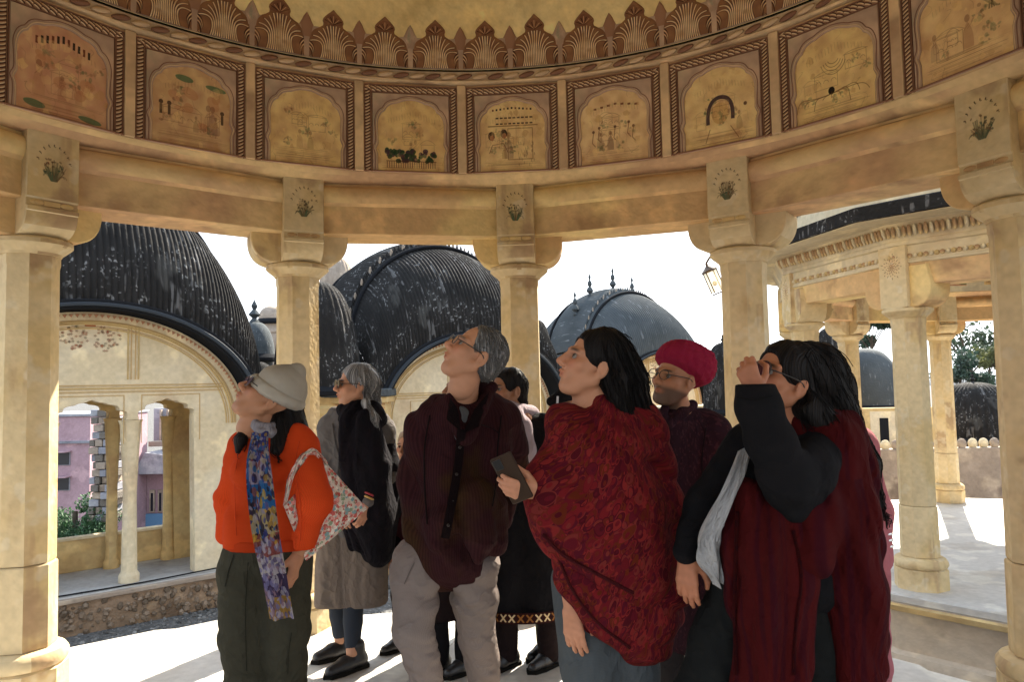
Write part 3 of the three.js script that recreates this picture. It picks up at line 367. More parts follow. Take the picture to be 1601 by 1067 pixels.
function banglaHall(o) {
  const base = o.c, F = new THREE.Matrix4().makeBasis(HD, V(0, 1, 0), HN).setPosition(base), b = thing('arched_hall', o.label, 'hall', base);
  const A = 1.654, HE = o.he || 1.2, SP = o.spring, RISE = o.rise || 1.42, D = 1.25, put = (n, g, m, p = b) => part(n, g.clone().applyMatrix4(F), m, p);
  const arc = (u, k = 1, dh = 0) => [A * k * Math.sin(u * PI / 2), SP + dh + HE * k * Math.pow(Math.max(0, Math.cos(u * PI / 2)), 0.96)];
  // roof: ribbed shell from the curved front eave over the ridge to the back
  const roofP = (u, th, off = 0) => { const [s, h] = arc(u), st = Math.sin(th), e = Math.abs(u), bul = 1 + 0.10 * Math.sin(th * 1.0) * (1 - 0.6 * st) - 0.13 * st * st; return V(s * bul + 0 * off, h + (RISE + off) * st * (0.80 + 0.20 * Math.cos(u * PI / 2)) + 0.0, 0.22 - (D + 0.22) * (1 - Math.cos(th)) + off * Math.cos(th) - 0.02 * e); };
  const NR = 84, rib = (u, v) => 0.022 * Math.pow(Math.abs(Math.sin(u * PI * NR)), 0.7);
  const shell = gridGeo(NR * 6, 40, (u, v) => { const th = v * PI, uu = (u * 2 - 1) * 0.985; const p = roofP(uu, th, rib(u, v) + (v > 0.38 && v < 0.62 ? 0.05 : 0)); return p; });
  { const uv = shell.attributes.uv; for (let i = 0; i < uv.count; i++) uv.setXY(i, uv.getX(i) * 3.2, uv.getY(i) * 2.4); }
  const roof = put('roof', shell, o.dark);
  for (const sg of [-1, 1]) { const P = [], n = 30; for (let j = 0; j <= n; j++) P.push(roofP(sg * 0.985, j / n * PI)); const cx = V(P[0].x - sg * 0.05, SP, -D * 0.9), ps = []; for (let j = 0; j < n; j++) ps.push(...P[j].toArray(), ...P[j + 1].toArray(), ...cx.toArray()); const g = new THREE.BufferGeometry(); g.setAttribute('position', new THREE.Float32BufferAttribute(ps, 3)); g.computeVertexNormals(); put('end_wall', boxUV(g), o.dark, roof); }
  for (const v of [0.37, 0.63]) { const pts = []; for (let i = 0; i <= 50; i++) pts.push(roofP((i / 25 - 1) * 0.985, v * PI, 0.045)); put('ridge_rope', tube(pts, 0.03, 6, 140), M.darkEdge, roof); }
  const st = new THREE.SphereGeometry(0.5, 6, 5); st.scale(0.05, 0.16, 0.03); const mm = []; // lotus petals along the crest
  for (let i = 0; i < 58; i++) { const u = ((i + 0.5) / 29 - 1) * 0.93, q = roofP(u, 0.40 * PI, 0.06).applyMatrix4(F), m = new THREE.Matrix4().makeBasis(HD, V(0, 1, 0), HN); m.setPosition(q); mm.push(m); }
  pieces('crest_petal', st, [o.dark, o.dark, M.greyPl], mm, roof);
  for (const u of o.finials || []) { const q = roofP(u, PI / 2, 0.05), k = o.fk || 1; const g = lathe([[0, -0.05], [0.05, 0], [0.03, 0.06], [0.075, 0.11], [0.06, 0.16], [0.025, 0.20], [0.05, 0.25], [0.04, 0.30], [0.014, 0.34], [0.03, 0.40], [0.008, 0.46], [0.002, 0.62]].map(([r, h]) => [r * k, h * k]), 12).translate(q.x, q.y, q.z); put('finial', g, o.dark, roof); }
  // eave: a dark curved slab with a lip
  const slab = (k0, k1, z0, z1) => { const s = new THREE.Shape(), n = 60; for (let i = 0; i <= n; i++) { const [x, y] = arc(i / n * 2 - 1, k1); i ? s.lineTo(x, y) : s.moveTo(x, y); } for (let i = n; i >= 0; i--) { const [x, y] = arc(i / n * 2 - 1, k0); s.lineTo(x, y); } s.closePath(); const g = extrude(s, z1 - z0, 0.006); g.translate(0, 0, z0); return boxUV(g); };
  put('eave', slab(0.945, 1.012, -0.1, 0.26), M.darkEdge, roof); put('eave_lip', slab(0.965, 0.985, 0.262, 0.285), std({ color: new THREE.Color().setRGB(0.035, 0.042, 0.052), roughness: 0.7 }), roof);
  // front wall with three cusped openings
  const WB = o.bottom, top = (k) => { const r = []; for (let i = 0; i <= 60; i++) r.push(arc(1 - i / 30, k)); return r; };
  const P = 0.373, op = o.open ? [[0.055 + P, 1.0 - 0.02], [-P + 0.055, P - 0.055], [-1.0 + 0.02, -P - 0.055]] : [];
  const pg = [[1.54, WB], ...top(0.93), [-1.54, WB]];
  if (o.open) { pg.push([-1.0, WB]); for (const [a, c] of op.slice().reverse()) pg.push([a, WB + 1.655], ...scallop(a, c, WB + 1.67, WB + 1.87), [c, WB + 1.655]); pg.push([1.0, WB]); }
  const wall = extrude(shape(pg), 0.16, 0.004); wall.translate(0, 0, -0.16); put('front_wall', boxUV(wall), M.cream);
  const lines = []; const bandAt = (k, r, u0 = -1, u1 = 1, z = 0.006) => { const pts = []; for (let i = 0; i <= 60; i++) { const [x, y] = arc(lerp(u0, u1, i / 60), k); pts.push(V(x, y, z)); } return tube(pts, r, 6, 120); };
  for (const k of [0.80, 0.835, 0.85]) put('arch_moulding', bandAt(k, k === 0.80 ? 0.008 : 0.010), M.yellow);
  put('arch_line', bandAt(0.815, 0.005), M.line); put('arch_line', bandAt(0.862, 0.005), M.line);
  const YL = (o.open ? WB : 0) + 1.98; for (const [y, h, m] of [[YL, 0.016, M.yellow], [YL - 0.035, 0.008, M.line], [YL + 0.03, 0.008, M.line]]) put('moulding', box(2.56, h, 0.02, 0, y, 0.006), m);
  for (const x of [-P, P]) for (const [d, w, m] of [[-0.05, 0.014, M.yellow], [-0.02, 0.008, M.line], [0.02, 0.008, M.line], [0.05, 0.014, M.yellow]]) put('moulding', box(w, 0.62 - Math.abs(x) * 0.2, 0.018, x + d, YL + 0.36, 0.006), m);
  for (const x of [-2 * P, 0, 2 * P]) { const g = []; for (const sx of [-0.29, 0.29]) put('panel_line', box(0.007, 0.5, 0.012, x + sx, YL - 0.32, 0.005), M.line); put('panel_line', box(0.58, 0.007, 0.012, x, YL - 0.075, 0.005), M.line); }
  { const tri = [], n = 84; for (let i = 0; i < n; i++) { const u = (i + 0.5) / n * 2 - 1, [x, y] = arc(u * 0.985, 0.905), [x2, y2] = arc(u * 0.985 + 0.01, 0.905), g = new THREE.CylinderGeometry(0.022, 0.022, 0.02, 3); g.rotateX(PI / 2); g.rotateZ(Math.atan2(y2 - y, x2 - x)); g.translate(x, y, 0.008); tri.push(g); } const m = put('scallop_row', merge(tri), M.redline); m.userData.kind = 'stuff'; }
  { const g = new THREE.PlaneGeometry(0.66, 0.42); g.translate(-0.02, YL + 0.46, 0.011); put('painted_flowers', g, std({ map: flowerTex, transparent: true })); }
  if (o.open) {
    const pil = lathe([[0, 0], [0.10, 0], [0.10, 0.07], [0.078, 0.10], [0.066, 0.84], [0.068, 0.94], [0.072, 1.06], [0.082, 1.26], [0.092, 1.42], [0.098, 1.52], [0.102, 1.60], [0.12, 1.648], [0, 1.652]], 12), zb = -0.82;
    for (const x of [-P, P]) { put('pillar', boxUV(pil.clone().translate(x, WB, -0.08)), M.cream); put('back_pillar', boxUV(pil.clone().scale(0.82, 1, 0.82).translate(x, WB, zb - 0.05)), M.yellow); }
    for (const x of [-0.96, 0.96]) put('back_pillar', boxUV(pil.clone().scale(0.82, 1, 0.82).translate(x, WB, zb - 0.05)), M.yellow);
    const bg = [[1.54, WB], [1.54, WB + 2.1], [-1.54, WB + 2.1], [-1.54, WB], [-1.02, WB]]; for (const [a, c] of op.slice().reverse()) bg.push([a, WB + 1.645], ...scallop(a, c, WB + 1.66, WB + 1.86), [c, WB + 1.645]); bg.push([1.02, WB]);
    const bw = extrude(shape(bg), 0.13, 0.004); bw.translate(0, 0, zb - 0.12); put('back_wall', boxUV(bw), M.yellow);
    put('parapet', boxUV(box(2.1, 0.34, 0.08, 0, WB + 0.17, zb - 0.17)), M.yellow); put('parapet_cap', boxUV(box(2.12, 0.03, 0.12, 0, WB + 0.356, zb - 0.17)), M.cream);
    put('ceiling', boxUV(box(3.06, 0.06, 0.66, 0, WB + 2.0, -0.49)), M.yellow); for (const x of [-1.5, 1.5]) put('side_wall', boxUV(box(0.08, 2.0, 0.66, x, WB + 1.0, -0.49)), M.cream);
    // platform with a rubble front
    const pf = thing('platform', 'low rubble fronted platform with worn paving under the left arched hall', 'platform', base.clone().setY(-0.8)); const pp = (n, g, m) => part(n, g.clone().applyMatrix4(F), m, pf);
    pp('paving', boxUV(box(5.6, 0.05, 1.6, 0.1, WB - 0.027, -0.66, 0.01)), M.terrace); pp('kerb', boxUV(box(5.6, 0.05, 0.14, 0.1, WB - 0.040, 0.11, 0.012)), M.greyPl); pp('wall', boxUV(box(5.6, 0.5, 1.60, 0.1, WB - 0.30, -0.65, 0.02)), std({ map: plasterTex([0.30, 0.215, 0.15], [0.24, 0.17, 0.115], [0.14, 0.095, 0.065], 511), bumpMap: bumpPl, bumpScale: 0.02 }));
    const sg = new THREE.DodecahedronGeometry(0.042, 0), sm2 = [0.13, 0.17, 0.22].map((k) => std({ color: new THREE.Color().setRGB(k * 1.15, k * 0.86, k * 0.62), bumpMap: bumpPl, bumpScale: 0.004 })), ms = [];
    for (let i = 0; i < 240; i++) { const q = V(rr(-0.9, 2.2), WB - rr(0.09, 0.36), 0.142 + rr(0, 0.015)).applyMatrix4(F), k = rr(0.4, 0.95); ms.push(new THREE.Matrix4().compose(q, new THREE.Quaternion().setFromEuler(new THREE.Euler(rr(0, 6), rr(0, 6), rr(0, 6))), V(k * 1.3, k, k * 0.8))); }
    pieces('stone', sg, sm2, ms, pf.children[2]);
    pp('cable', tube([[-2.6, 0.004], [-1.2, 0.008], [0.4, 0.004], [1.3, 0.02], [2.6, 0.006]].map(([x, y]) => V(x, WB + y + 0.006, 0.09 + 0.03 * Math.sin(x * 2))), 0.008, 5, 40), M.darkEdge);
  } else put('side_wall', boxUV(box(3.0, 2.2, 0.8, 0, WB + 1.1, -0.6)), M.cream);
  return b;
}
{
  const A0 = at(205, 912, 7.47), cL = A0.clone().add(HD.clone().multiplyScalar(-0.373));   banglaHall({ c: cL, spring: 1.574, he: 1.26, bottom: 0, open: true, rise: 1.62, dark: M.dark, finials: [0.62], fk: 0.5, label: 'cream arched hall under the dark ribbed curved roof at the left' });
  const cM = at(738, 600, 10.5); cM.y = -0.55; banglaHall({ c: cM, spring: 1.10 + 0.55, bottom: -0.26, open: false, dark: M.dark, finials: [-0.06], fk: 0.55, label: 'cream arched hall with dark ribbed curved roof behind the grey haired woman and the man' });
  const cN = at(1030, 600, 16); cN.y = -0.55; banglaHall({ c: cN, spring: 1.03 + 0.55, bottom: -0.26, open: false, dark: M.slate, finials: [-0.62, -0.34, 0, 0.3, 0.58], fk: 1.1, label: 'distant arched hall with slate blue roof carrying five finials in a row' });
}

// ---------- other roofs and houses around ----------
function roundDome(name, label, px, d, yTop, yEave, r, mat, o = {}) {
  const c = at(px, 600, d), top = at(px, yTop, d).y, ev = at(px, yEave, d).y; c.y = -0.8; const b = thing(name, label, o.cat || 'domed building', c); const H = top - ev, pr = [];
  for (let i = 0; i <= 24; i++) { const t = i / 24 * PI / 2; pr.push([Math.max(0.001, r * Math.pow(Math.cos(t), 0.75)), ev + H * Math.sin(t)]); }
  const n = o.ribs || 0, g = gridGeo(n ? n * 6 : 48, 28, (u, v) => { const k = v * 24, i = Math.min(23, Math.floor(k)), f = k - i, R = lerp(pr[i][0], pr[i + 1][0], f), h = lerp(pr[i][1], pr[i + 1][1], f), e = n ? 1 + 0.045 * Math.abs(Math.sin(u * PI * n)) : 1; return V(c.x + R * e * Math.cos(u * 2 * PI), h, c.z + R * e * Math.sin(u * 2 * PI)); });
  { const uv = g.attributes.uv; for (let i = 0; i < uv.count; i++) uv.setXY(i, uv.getX(i) * 3, uv.getY(i) * 1.2); }
  const rf = part('roof', g, mat, b); const L = (pts, m, p = b, s = 32) => lathe(pts, s).translate(c.x, 0, c.z);
  part('eave', L([[r * 0.8, ev - 0.12], [r * 1.16, ev - 0.1], [r * 1.18, ev - 0.05], [r, ev + 0.02]]), M.darkEdge, b);
  part('drum', boxUV(L([[r * 0.9, -3], [r * 0.9, ev - 0.35], [r * 0.98, ev - 0.32], [r * 0.98, ev - 0.26], [r * 0.9, ev - 0.22], [r * 0.9, ev - 0.08]], null, b, 16)), o.wall || M.yellow, b);
  const k = o.fk || r; part('finial', L([[0, top - 0.06 * k], [0.14 * k, top], [0.06 * k, top + 0.1 * k], [0.17 * k, top + 0.2 * k], [0.05 * k, top + 0.34 * k], [0.09 * k, top + 0.44 * k], [0.01 * k, top + 0.6 * k], [0.004 * k, top + 0.85 * k]], null, rf, 12), mat, rf);
  return b;
}
roundDome('side_dome', 'dark dripped ribbed dome between the second column and the middle hall', 497, 9.4, 440, 606, 0.52, M.dark, { ribs: 26, fk: 0.01 });
{ const c = at(505, 620, 9.0); c.y = -0.8; const b = thing('side_wing', 'cream wing with a painted niche under a blue grey cornice beside the middle hall', 'building', c);
  const w = (g, n, m, p = b) => part(n, boxUV(g), m, p); const h = at(505, 632, 9.0).y; w(box(1.5, h + 0.8, 0.5, c.x, (h - 0.8) / 2, c.z - 0.3), 'wall', M.yellow); w(box(1.56, 0.07, 0.6, c.x, h + 0.037, c.z - 0.3), 'cornice', M.yellow); w(box(1.6, 0.10, 0.7, c.x, h + 0.125, c.z - 0.3, 0.02), 'cornice_slab', M.slate);
  for (const x of [-0.26, 0.02, 0.3]) { const g = new THREE.PlaneGeometry(0.2, 0.42); g.translate(c.x + x, h - 0.28, c.z - 0.047); part('painted_flowers', g, std({ map: flowerTex, transparent: true }), b); w(box(0.012, 0.5, 0.02, c.x + x - 0.14, h - 0.28, c.z - 0.045), 'moulding', M.line); } for (const y of [0.02, 0.06]) w(box(1.5, 0.01, 0.02, c.x, h - y, c.z - 0.045), 'moulding', M.redline); }
roundDome('spire_dome', 'pale grey weathered dome showing just right of the second column top', 528, 15, 400, 452, 0.34, M.greyPl, { ribs: 20, wall: M.greyPl });
roundDome('small_dome', 'small grey dome with a pointed spire between the left hall and the second column', 398, 12.5, 503, 556, 0.33, M.slate, { wall: M.slate, fk: 0.62 });
roundDome('small_dome', 'dark low dome below the small spired dome beside the left hall', 402, 11.4, 566, 640, 0.36, M.dark, { fk: 0.02 });
roundDome('far_kiosk', 'grey carved kiosk far behind, left of the second column', 428, 18, 478, 500, 0.36, M.greyPl, { wall: M.greyPl, fk: 0.1 });
roundDome('slim_dome', 'dark ribbed dome edge just right of the middle column', 842, 13, 500, 604, 0.27, M.dark, { ribs: 22, fk: 0.02 });
roundDome('low_dome', 'dark ribbed dome just left of the fourth column beyond the turbaned man', 1132, 13, 536, 640, 0.36, M.dark, { ribs: 24, fk: 0.25 });
roundDome('back_dome', 'dark ribbed dome seen between the rear columns of the right pavilion', 1300, 15, 512, 640, 0.42, M.dark, { ribs: 24 });
roundDome('back_dome', 'broad grey dome behind the rear column of the right pavilion', 1352, 16, 545, 634, 0.75, M.slate, { ribs: 0, fk: 0.02 });
roundDome('back_dome', 'low dark dome right of the right pavilion rear column under the tree', 1520, 15, 598, 682, 0.78, M.dark, { ribs: 40, wall: M.dark, fk: 0.3 });
{ // long low walls and merlons at the back
  const c = at(1520, 745, 12.4); c.y = -0.8; const b = thing('low_wall', 'grey plastered low wall with a row of lotus merlons behind the right pavilion', 'wall', c); const h = at(1520, 700, 12.4).y;
  part('wall', boxUV(box(3.4, h + 0.8, 0.3, c.x, (h - 0.8) / 2, c.z)), M.greyPl, b);
  const ml = new THREE.SphereGeometry(0.085, 12, 8); ml.scale(1, 1.05, 0.5); const ms = []; for (let i = 0; i < 19; i++) ms.push(tm(c.x - 1.66 + i * 0.184, h + 0.07, c.z + 0.06)); pieces('merlon', ml, [M.cream, M.cream, M.greyPl], ms, b);
  const d = at(1390, 700, 13.5); d.y = -0.8; const e = thing('back_wall', 'cream wall with a dark niche behind the right pavilion columns', 'wall', d), he = at(1390, 638, 13.5).y; part('wall', boxUV(box(2.6, he + 0.8, 0.25, d.x - 0.2, (he - 0.8) / 2, d.z)), M.yellow, e); part('niche', box(0.16, 1.0, 0.06, d.x - 0.14, he - 0.68, d.z + 0.112), M.darkEdge, e); part('niche_frame', boxUV(box(0.5, 1.2, 0.05, d.x - 0.14, he - 0.66, d.z + 0.106)), M.cream, e);
  const f = at(1200, 690, 14.5); f.y = -0.8; const g2 = thing('back_wall', 'cream far wall between the turbaned man and the fourth column', 'wall', f), hf = at(1120, 640, 14.5).y; part('wall', boxUV(box(4.6, hf + 0.8, 0.25, f.x - 0.6, (hf - 0.8) / 2, f.z)), M.yellow, g2); part('cornice', boxUV(box(4.66, 0.08, 0.34, f.x - 0.6, hf + 0.04, f.z)), M.cream, g2);
}
const mPink = std({ map: plasterTex([0.42, 0.28, 0.31], [0.38, 0.25, 0.28], [0.28, 0.18, 0.20], 401, 0.5) }), mGrey = std({ map: plasterTex([0.30, 0.30, 0.33], [0.24, 0.24, 0.27], [0.12, 0.12, 0.14], 421) }), mGlass = std({ color: new THREE.Color().setRGB(0.02, 0.02, 0.025), roughness: 0.25 }), mBlue = std({ color: new THREE.Color().setRGB(0.13, 0.26, 0.42), bumpMap: bumpPl, bumpScale: 0.004 });
{ // houses seen through the left hall's arches
  const z = 19, c = at(100, 700, z); c.y = -3.1; const b = thing('house', 'dusky pink flat roofed house seen through the left hall arches', 'house', c), y = (py) => at(100, py, z).y, x = (px) => at(px, 700, z).x;
  const w = (n, x0, x1, y0, y1, zz, dd, m, p = b) => part(n, boxUV(box(x1 - x0, y1 - y0, dd, (x0 + x1) / 2, (y0 + y1) / 2, c.z + zz)), m, p);
  const wl = w('wall', x(-40), x(141), -3.2, y(652), -1.5, 3, mPink); w('parapet_band', x(-41), x(143), y(694), y(690), 0.02, 0.12, mGrey); w('roof_edge', x(-41), x(143), y(652), y(648), -1.5, 3.1, mGrey);
  for (const [a, d] of [[708, 727], [747, 766]]) for (const px of [84, 50, 16]) { const f = w('window', x(px - 1), x(px + 27), y(d + 1), y(a - 1), 0.006, 0.05, mGrey); w('pane', x(px), x(px + 26), y(d), y(a), 0.03, 0.02, mGlass, f); w('sunshade', x(px - 3), x(px + 29), y(a - 1), y(a - 3), 0.15, 0.3, mPink, f); }
  const z2 = 22, c2 = at(260, 700, z2); c2.y = -3.1; const g = thing('house', 'grey blue colonnaded house with dark roof behind the right arch of the hall', 'house', c2), X = (px) => at(px, 700, z2).x, Y = (py) => at(260, py, z2).y, q = (n, x0, x1, y0, y1, zz, dd, m, p = g) => part(n, boxUV(box(x1 - x0, y1 - y0, dd, (x0 + x1) / 2, (y0 + y1) / 2, c2.z + zz)), m, p);
  q('wall', X(150), X(330), -3.3, Y(735), -1, 2, mPink); q('upper_wall', X(215), X(330), Y(700), Y(640), -1.6, 1.2, mGrey); for (let i = 0; i < 8; i++) q('column', X(228 + i * 11), X(231 + i * 11), Y(698), Y(642), -0.9, 0.1, M.greyPl); q('balcony', X(222), X(330), Y(700), Y(692), -0.7, 0.6, M.greyPl);
  { const s = shape([[X(222), Y(738)], [X(300), Y(738)], [X(285), Y(712)], [X(240), Y(706)]]), e = extrude(s, 1.4, 0.01); e.translate(0, 0, c2.z - 0.9); part('roof', boxUV(e), mGrey, g); }
  for (let i = 0; i < 5; i++) { const f = q('window', X(236 + i * 13), X(244 + i * 13), Y(800), Y(765), 0.03, 0.06, M.greyPl); q('pane', X(238 + i * 13), X(242 + i * 13), Y(798), Y(770), 0.055, 0.02, mGlass, f); } q('dado', X(225), X(300), Y(826), Y(802), 0.04, 0.08, mBlue); q('door', X(214), X(226), Y(815), Y(748), 0.02, 0.06, mGlass);
  const z3 = 15, c3 = at(160, 730, z3); c3.y = -2; const r3 = thing('old_building', 'grey ruined stone building behind the inner pillar of the left hall', 'building', c3), X3 = (px) => at(px, 700, z3).x, Y3 = (py) => at(160, py, z3).y; const bm = [M.greyPl, mGrey, std({ color: new THREE.Color().setRGB(0.16, 0.14, 0.12), bumpMap: bumpPl, bumpScale: 0.02 })]; for (let i = 0; i < 15; i++) { const y0 = Y3(812 - i * 11.5), y1 = Y3(801.5 - i * 11.5); let xx = X3(150) + rr(0, 0.1); for (let k = 0; k < 3; k++) { const ww = rr(0.1, 0.2), zz = rr(-0.06, 0.06); part('stone', boxUV(box(ww, y1 - y0, 0.6, xx + ww / 2, (y0 + y1) / 2, c3.z + zz, 0.015)), bm[(i * 2 + k) % 3], r3); xx += ww + 0.005; } }
}
// trees and bushes: many small leaves through an uneven crown
function foliage(cs, n, s, col) { const pos = [], cl = [], q = new THREE.Quaternion(); for (let i = 0; i < n; i++) { const c = cs[i % cs.length], a = rr(0, 6.283), b = Math.acos(rr(-1, 1)), R = Math.pow(rnd(), 0.45), p = V(c[0] + c[3] * R * Math.sin(b) * Math.cos(a), c[1] + c[3] * 0.8 * R * Math.cos(b), c[2] + c[3] * R * Math.sin(b) * Math.sin(a)); q.setFromEuler(new THREE.Euler(rr(0, 6), rr(0, 6), rr(0, 6))); const k = s * rr(0.6, 1.3), sh = rr(0.6, 1.35); for (const v of [[-0.5, 0, 0], [0, -0.28, 0.1], [0.6, 0, 0], [-0.5, 0, 0], [0.6, 0, 0], [0, 0.28, 0.1]]) { const u = V(...v).multiplyScalar(k).applyQuaternion(q).add(p); pos.push(u.x, u.y, u.z); cl.push(col[0] * sh, col[1] * sh, col[2] * sh); } } const g = new THREE.BufferGeometry(); g.setAttribute('position', new THREE.Float32BufferAttribute(pos, 3)); g.setAttribute('color', new THREE.Float32BufferAttribute(cl, 3)); g.computeVertexNormals(); return g; }
const mLeafy = new THREE.MeshPhysicalMaterial({ vertexColors: true, side: THREE.DoubleSide, roughness: 0.8, transmission: 0.3, thickness: 0 }), mBark = std({ color: new THREE.Color().setRGB(0.11, 0.085, 0.065), bumpMap: bumpPl, bumpScale: 0.02 });
function tree(label, px, py, d, R, n, leaf, col, name = 'tree', limbs = 7) {
  const c = at(px, py, d), b = thing(name, label, 'tree', V(c.x, -1.4, c.z)), cs = [], tr = [];
  const bole = lathe([[0.10 * R, -1.4], [0.075 * R, 0], [0.05 * R, c.y - R * 0.4], [0.03 * R, c.y]], 10).translate(c.x, 0, c.z); const tk = part('trunk', bole, mBark, b);
  for (let i = 0; i < limbs; i++) { const a = i * 2.4, e = V(c.x + Math.cos(a) * R * rr(0.6, 1.0), c.y + rr(-0.3, 0.8) * R, c.z + Math.sin(a) * R * rr(0.6, 1)); part('limb', tube([V(c.x, c.y - R * rr(0.3, 0.7), c.z), V(lerp(c.x, e.x, 0.5), lerp(c.y, e.y, 0.4) - 0.05 * R, lerp(c.z, e.z, 0.5)), e], 0.018 * R, 5, 12), mBark, tk); cs.push([e.x, e.y, e.z, R * rr(0.28, 0.5)]); cs.push([lerp(c.x, e.x, 0.6), lerp(c.y, e.y, 0.7), lerp(c.z, e.z, 0.6), R * 0.3]); }
  const cr = part('crown', foliage(cs, n, leaf, col), mLeafy, b); return b;
}
tree('thin leafed tree with bare branches rising beyond the far wall at the right', 1515, 548, 24, 1.5, 1300, 0.17, [0.05, 0.075, 0.04]);
tree('dense dark green tree behind the low dark dome at the right', 1500, 590, 20, 0.7, 2600, 0.11, [0.035, 0.07, 0.045]);
tree('dark green tree between the rear columns of the right pavilion', 1362, 525, 26, 1.0, 3200, 0.16, [0.035, 0.08, 0.05]);
tree('yellow green tree beside the last column at the right', 1546, 570, 22, 0.6, 1500, 0.12, [0.12, 0.13, 0.04]);
{ const c = at(118, 800, 15), b = thing('bush', 'dense green bush below the pink house seen through the left arch', 'bush', V(c.x, -3, c.z)), cs = []; for (let i = 0; i < 24; i++) cs.push([c.x + rr(-0.9, 0.8), c.y + rr(-0.9, 0.22), c.z + rr(-0.5, 0.5), rr(0.24, 0.4)]); part('stem', tube([V(c.x, -3.2, c.z), V(c.x, c.y, c.z)], 0.05, 6), mBark, b); part('foliage', foliage(cs, 12000, 0.07, [0.045, 0.12, 0.04]), mLeafy, b); }
{ const c = at(505, 935, 6.2); c.y = -0.8; const b = thing('painted_step', 'small blue painted step block on the gravel behind the second column', 'step', c); part('block', boxUV(box(0.42, 0.24, 0.34, c.x, -0.66, c.z, 0.015)), mBlue, b); part('tread', boxUV(box(0.46, 0.035, 0.38, c.x, -0.522, c.z, 0.01)), M.greyPl, b); }
{ // lantern on the outside of the fourth column
  const c = at(1116, 440, 5.25), b = thing('lantern', 'glass lantern hanging tilted on the left of the fourth column capital', 'lantern', c), T = new THREE.Matrix4().makeRotationZ(0.38).scale(V(0.82, 0.82, 0.82)).setPosition(c), q = (n, g, m, p = b) => part(n, g.applyMatrix4(T), m, p), mt = std({ color: new THREE.Color().setRGB(0.12, 0.09, 0.07), metalness: 0.6, roughness: 0.5 });
  const fr = q('frame', box(0.10, 0.012, 0.10, 0, -0.11, 0), mt); for (const [x, z] of [[-1, -1], [1, -1], [1, 1], [-1, 1]]) q('bar', new THREE.CylinderGeometry(0.005, 0.005, 0.2, 6).translate(x * 0.048, 0, z * 0.048), mt, fr); q('cap', lathe([[0.075, 0.09], [0.07, 0.105], [0.03, 0.135], [0.012, 0.15], [0.012, 0.17], [0, 0.172]], 8), mt); const gm = new THREE.MeshPhysicalMaterial({ color: 0xf2ede0, roughness: 0.35, transmission: 0.75, thickness: 0, side: THREE.DoubleSide }); for (let k = 0; k < 4; k++) q('pane', new THREE.PlaneGeometry(0.088, 0.19).translate(0, 0, 0.046).rotateY(k * PI / 2), gm); q('bulb', new THREE.SphereGeometry(0.022, 12, 8).translate(0, -0.02, 0), std({ color: 0xddd5c0 }));
  const top = V(0, 0.17, 0).applyMatrix4(T); part('arm', tube([top, top.clone().add(V(0.05, 0.06, 0)), top.clone().add(V(0.17, 0.03, 0.03))], 0.008, 6, 16), mt, b);
}
// ---------- people: bodies and clothes are meshed from smoothly joined limbs ----------
const J = (x, y, d, rpx) => { const p = at(x, y, d); p.r = (rpx || 0) * d / 1149; return p; };
const cap = (a, b, o = {}) => ({ a, b, ra: o.ra ?? a.r, rb: o.rb ?? b.r, ...o });
const chain = (l, o) => l.slice(1).map((b, i) => cap(l[i], b, o));
const ell = (c, rx, ry, rz, B, o = {}) => ({ c, rad: [rx, ry, rz], B, ...o }); // B: [X, Y, Z] unit vectors
function field(prims, k, disp) {
  const P = prims.map((q) => {
    if (q.c) { const c = q.c, [rx, ry, rz] = q.rad, B = q.B || [V(1, 0, 0), V(0, 1, 0), V(0, 0, 1)], m = Math.min(rx, ry, rz); return { sub: q.sub, kk: q.k, cx: c.x, cy: c.y, cz: c.z, R: Math.max(rx, ry, rz), f: (x, y, z) => { x -= c.x; y -= c.y; z -= c.z; const a = (x * B[0].x + y * B[0].y + z * B[0].z) / rx, b = (x * B[1].x + y * B[1].y + z * B[1].z) / ry, e = (x * B[2].x + y * B[2].y + z * B[2].z) / rz, l = Math.sqrt(a * a + b * b + e * e), g = Math.sqrt(a * a / (rx * rx) + b * b / (ry * ry) + e * e / (rz * rz)) || 1e-6; return l < 0.3 ? (l - 1) * m : l * (l - 1) / g; } }; }
    const { a, b, ra, rb } = q, dx = b.x - a.x, dy = b.y - a.y, dz = b.z - a.z, L = dx * dx + dy * dy + dz * dz || 1e-9, w = q.w, s = q.s || 1; // squashed along w to a thickness s
    return { sub: q.sub, kk: q.k, cx: (a.x + b.x) / 2, cy: (a.y + b.y) / 2, cz: (a.z + b.z) / 2, R: Math.sqrt(L) / 2 + Math.max(ra, rb), f: (x, y, z) => { x -= a.x; y -= a.y; z -= a.z; let t = (x * dx + y * dy + z * dz) / L; t = t < 0 ? 0 : t > 1 ? 1 : t; x -= dx * t; y -= dy * t; z -= dz * t; let l; if (w) { const h = x * w.x + y * w.y + z * w.z, e = h * (1 / s - 1); x += w.x * e; y += w.y * e; z += w.z * e; l = Math.sqrt(x * x + y * y + z * z) - (ra + (rb - ra) * t); return l * (l < 0 ? 1 : 0.5 + 0.5 * s); } return Math.sqrt(x * x + y * y + z * z) - (ra + (rb - ra) * t); } };
  });
  return P;
}
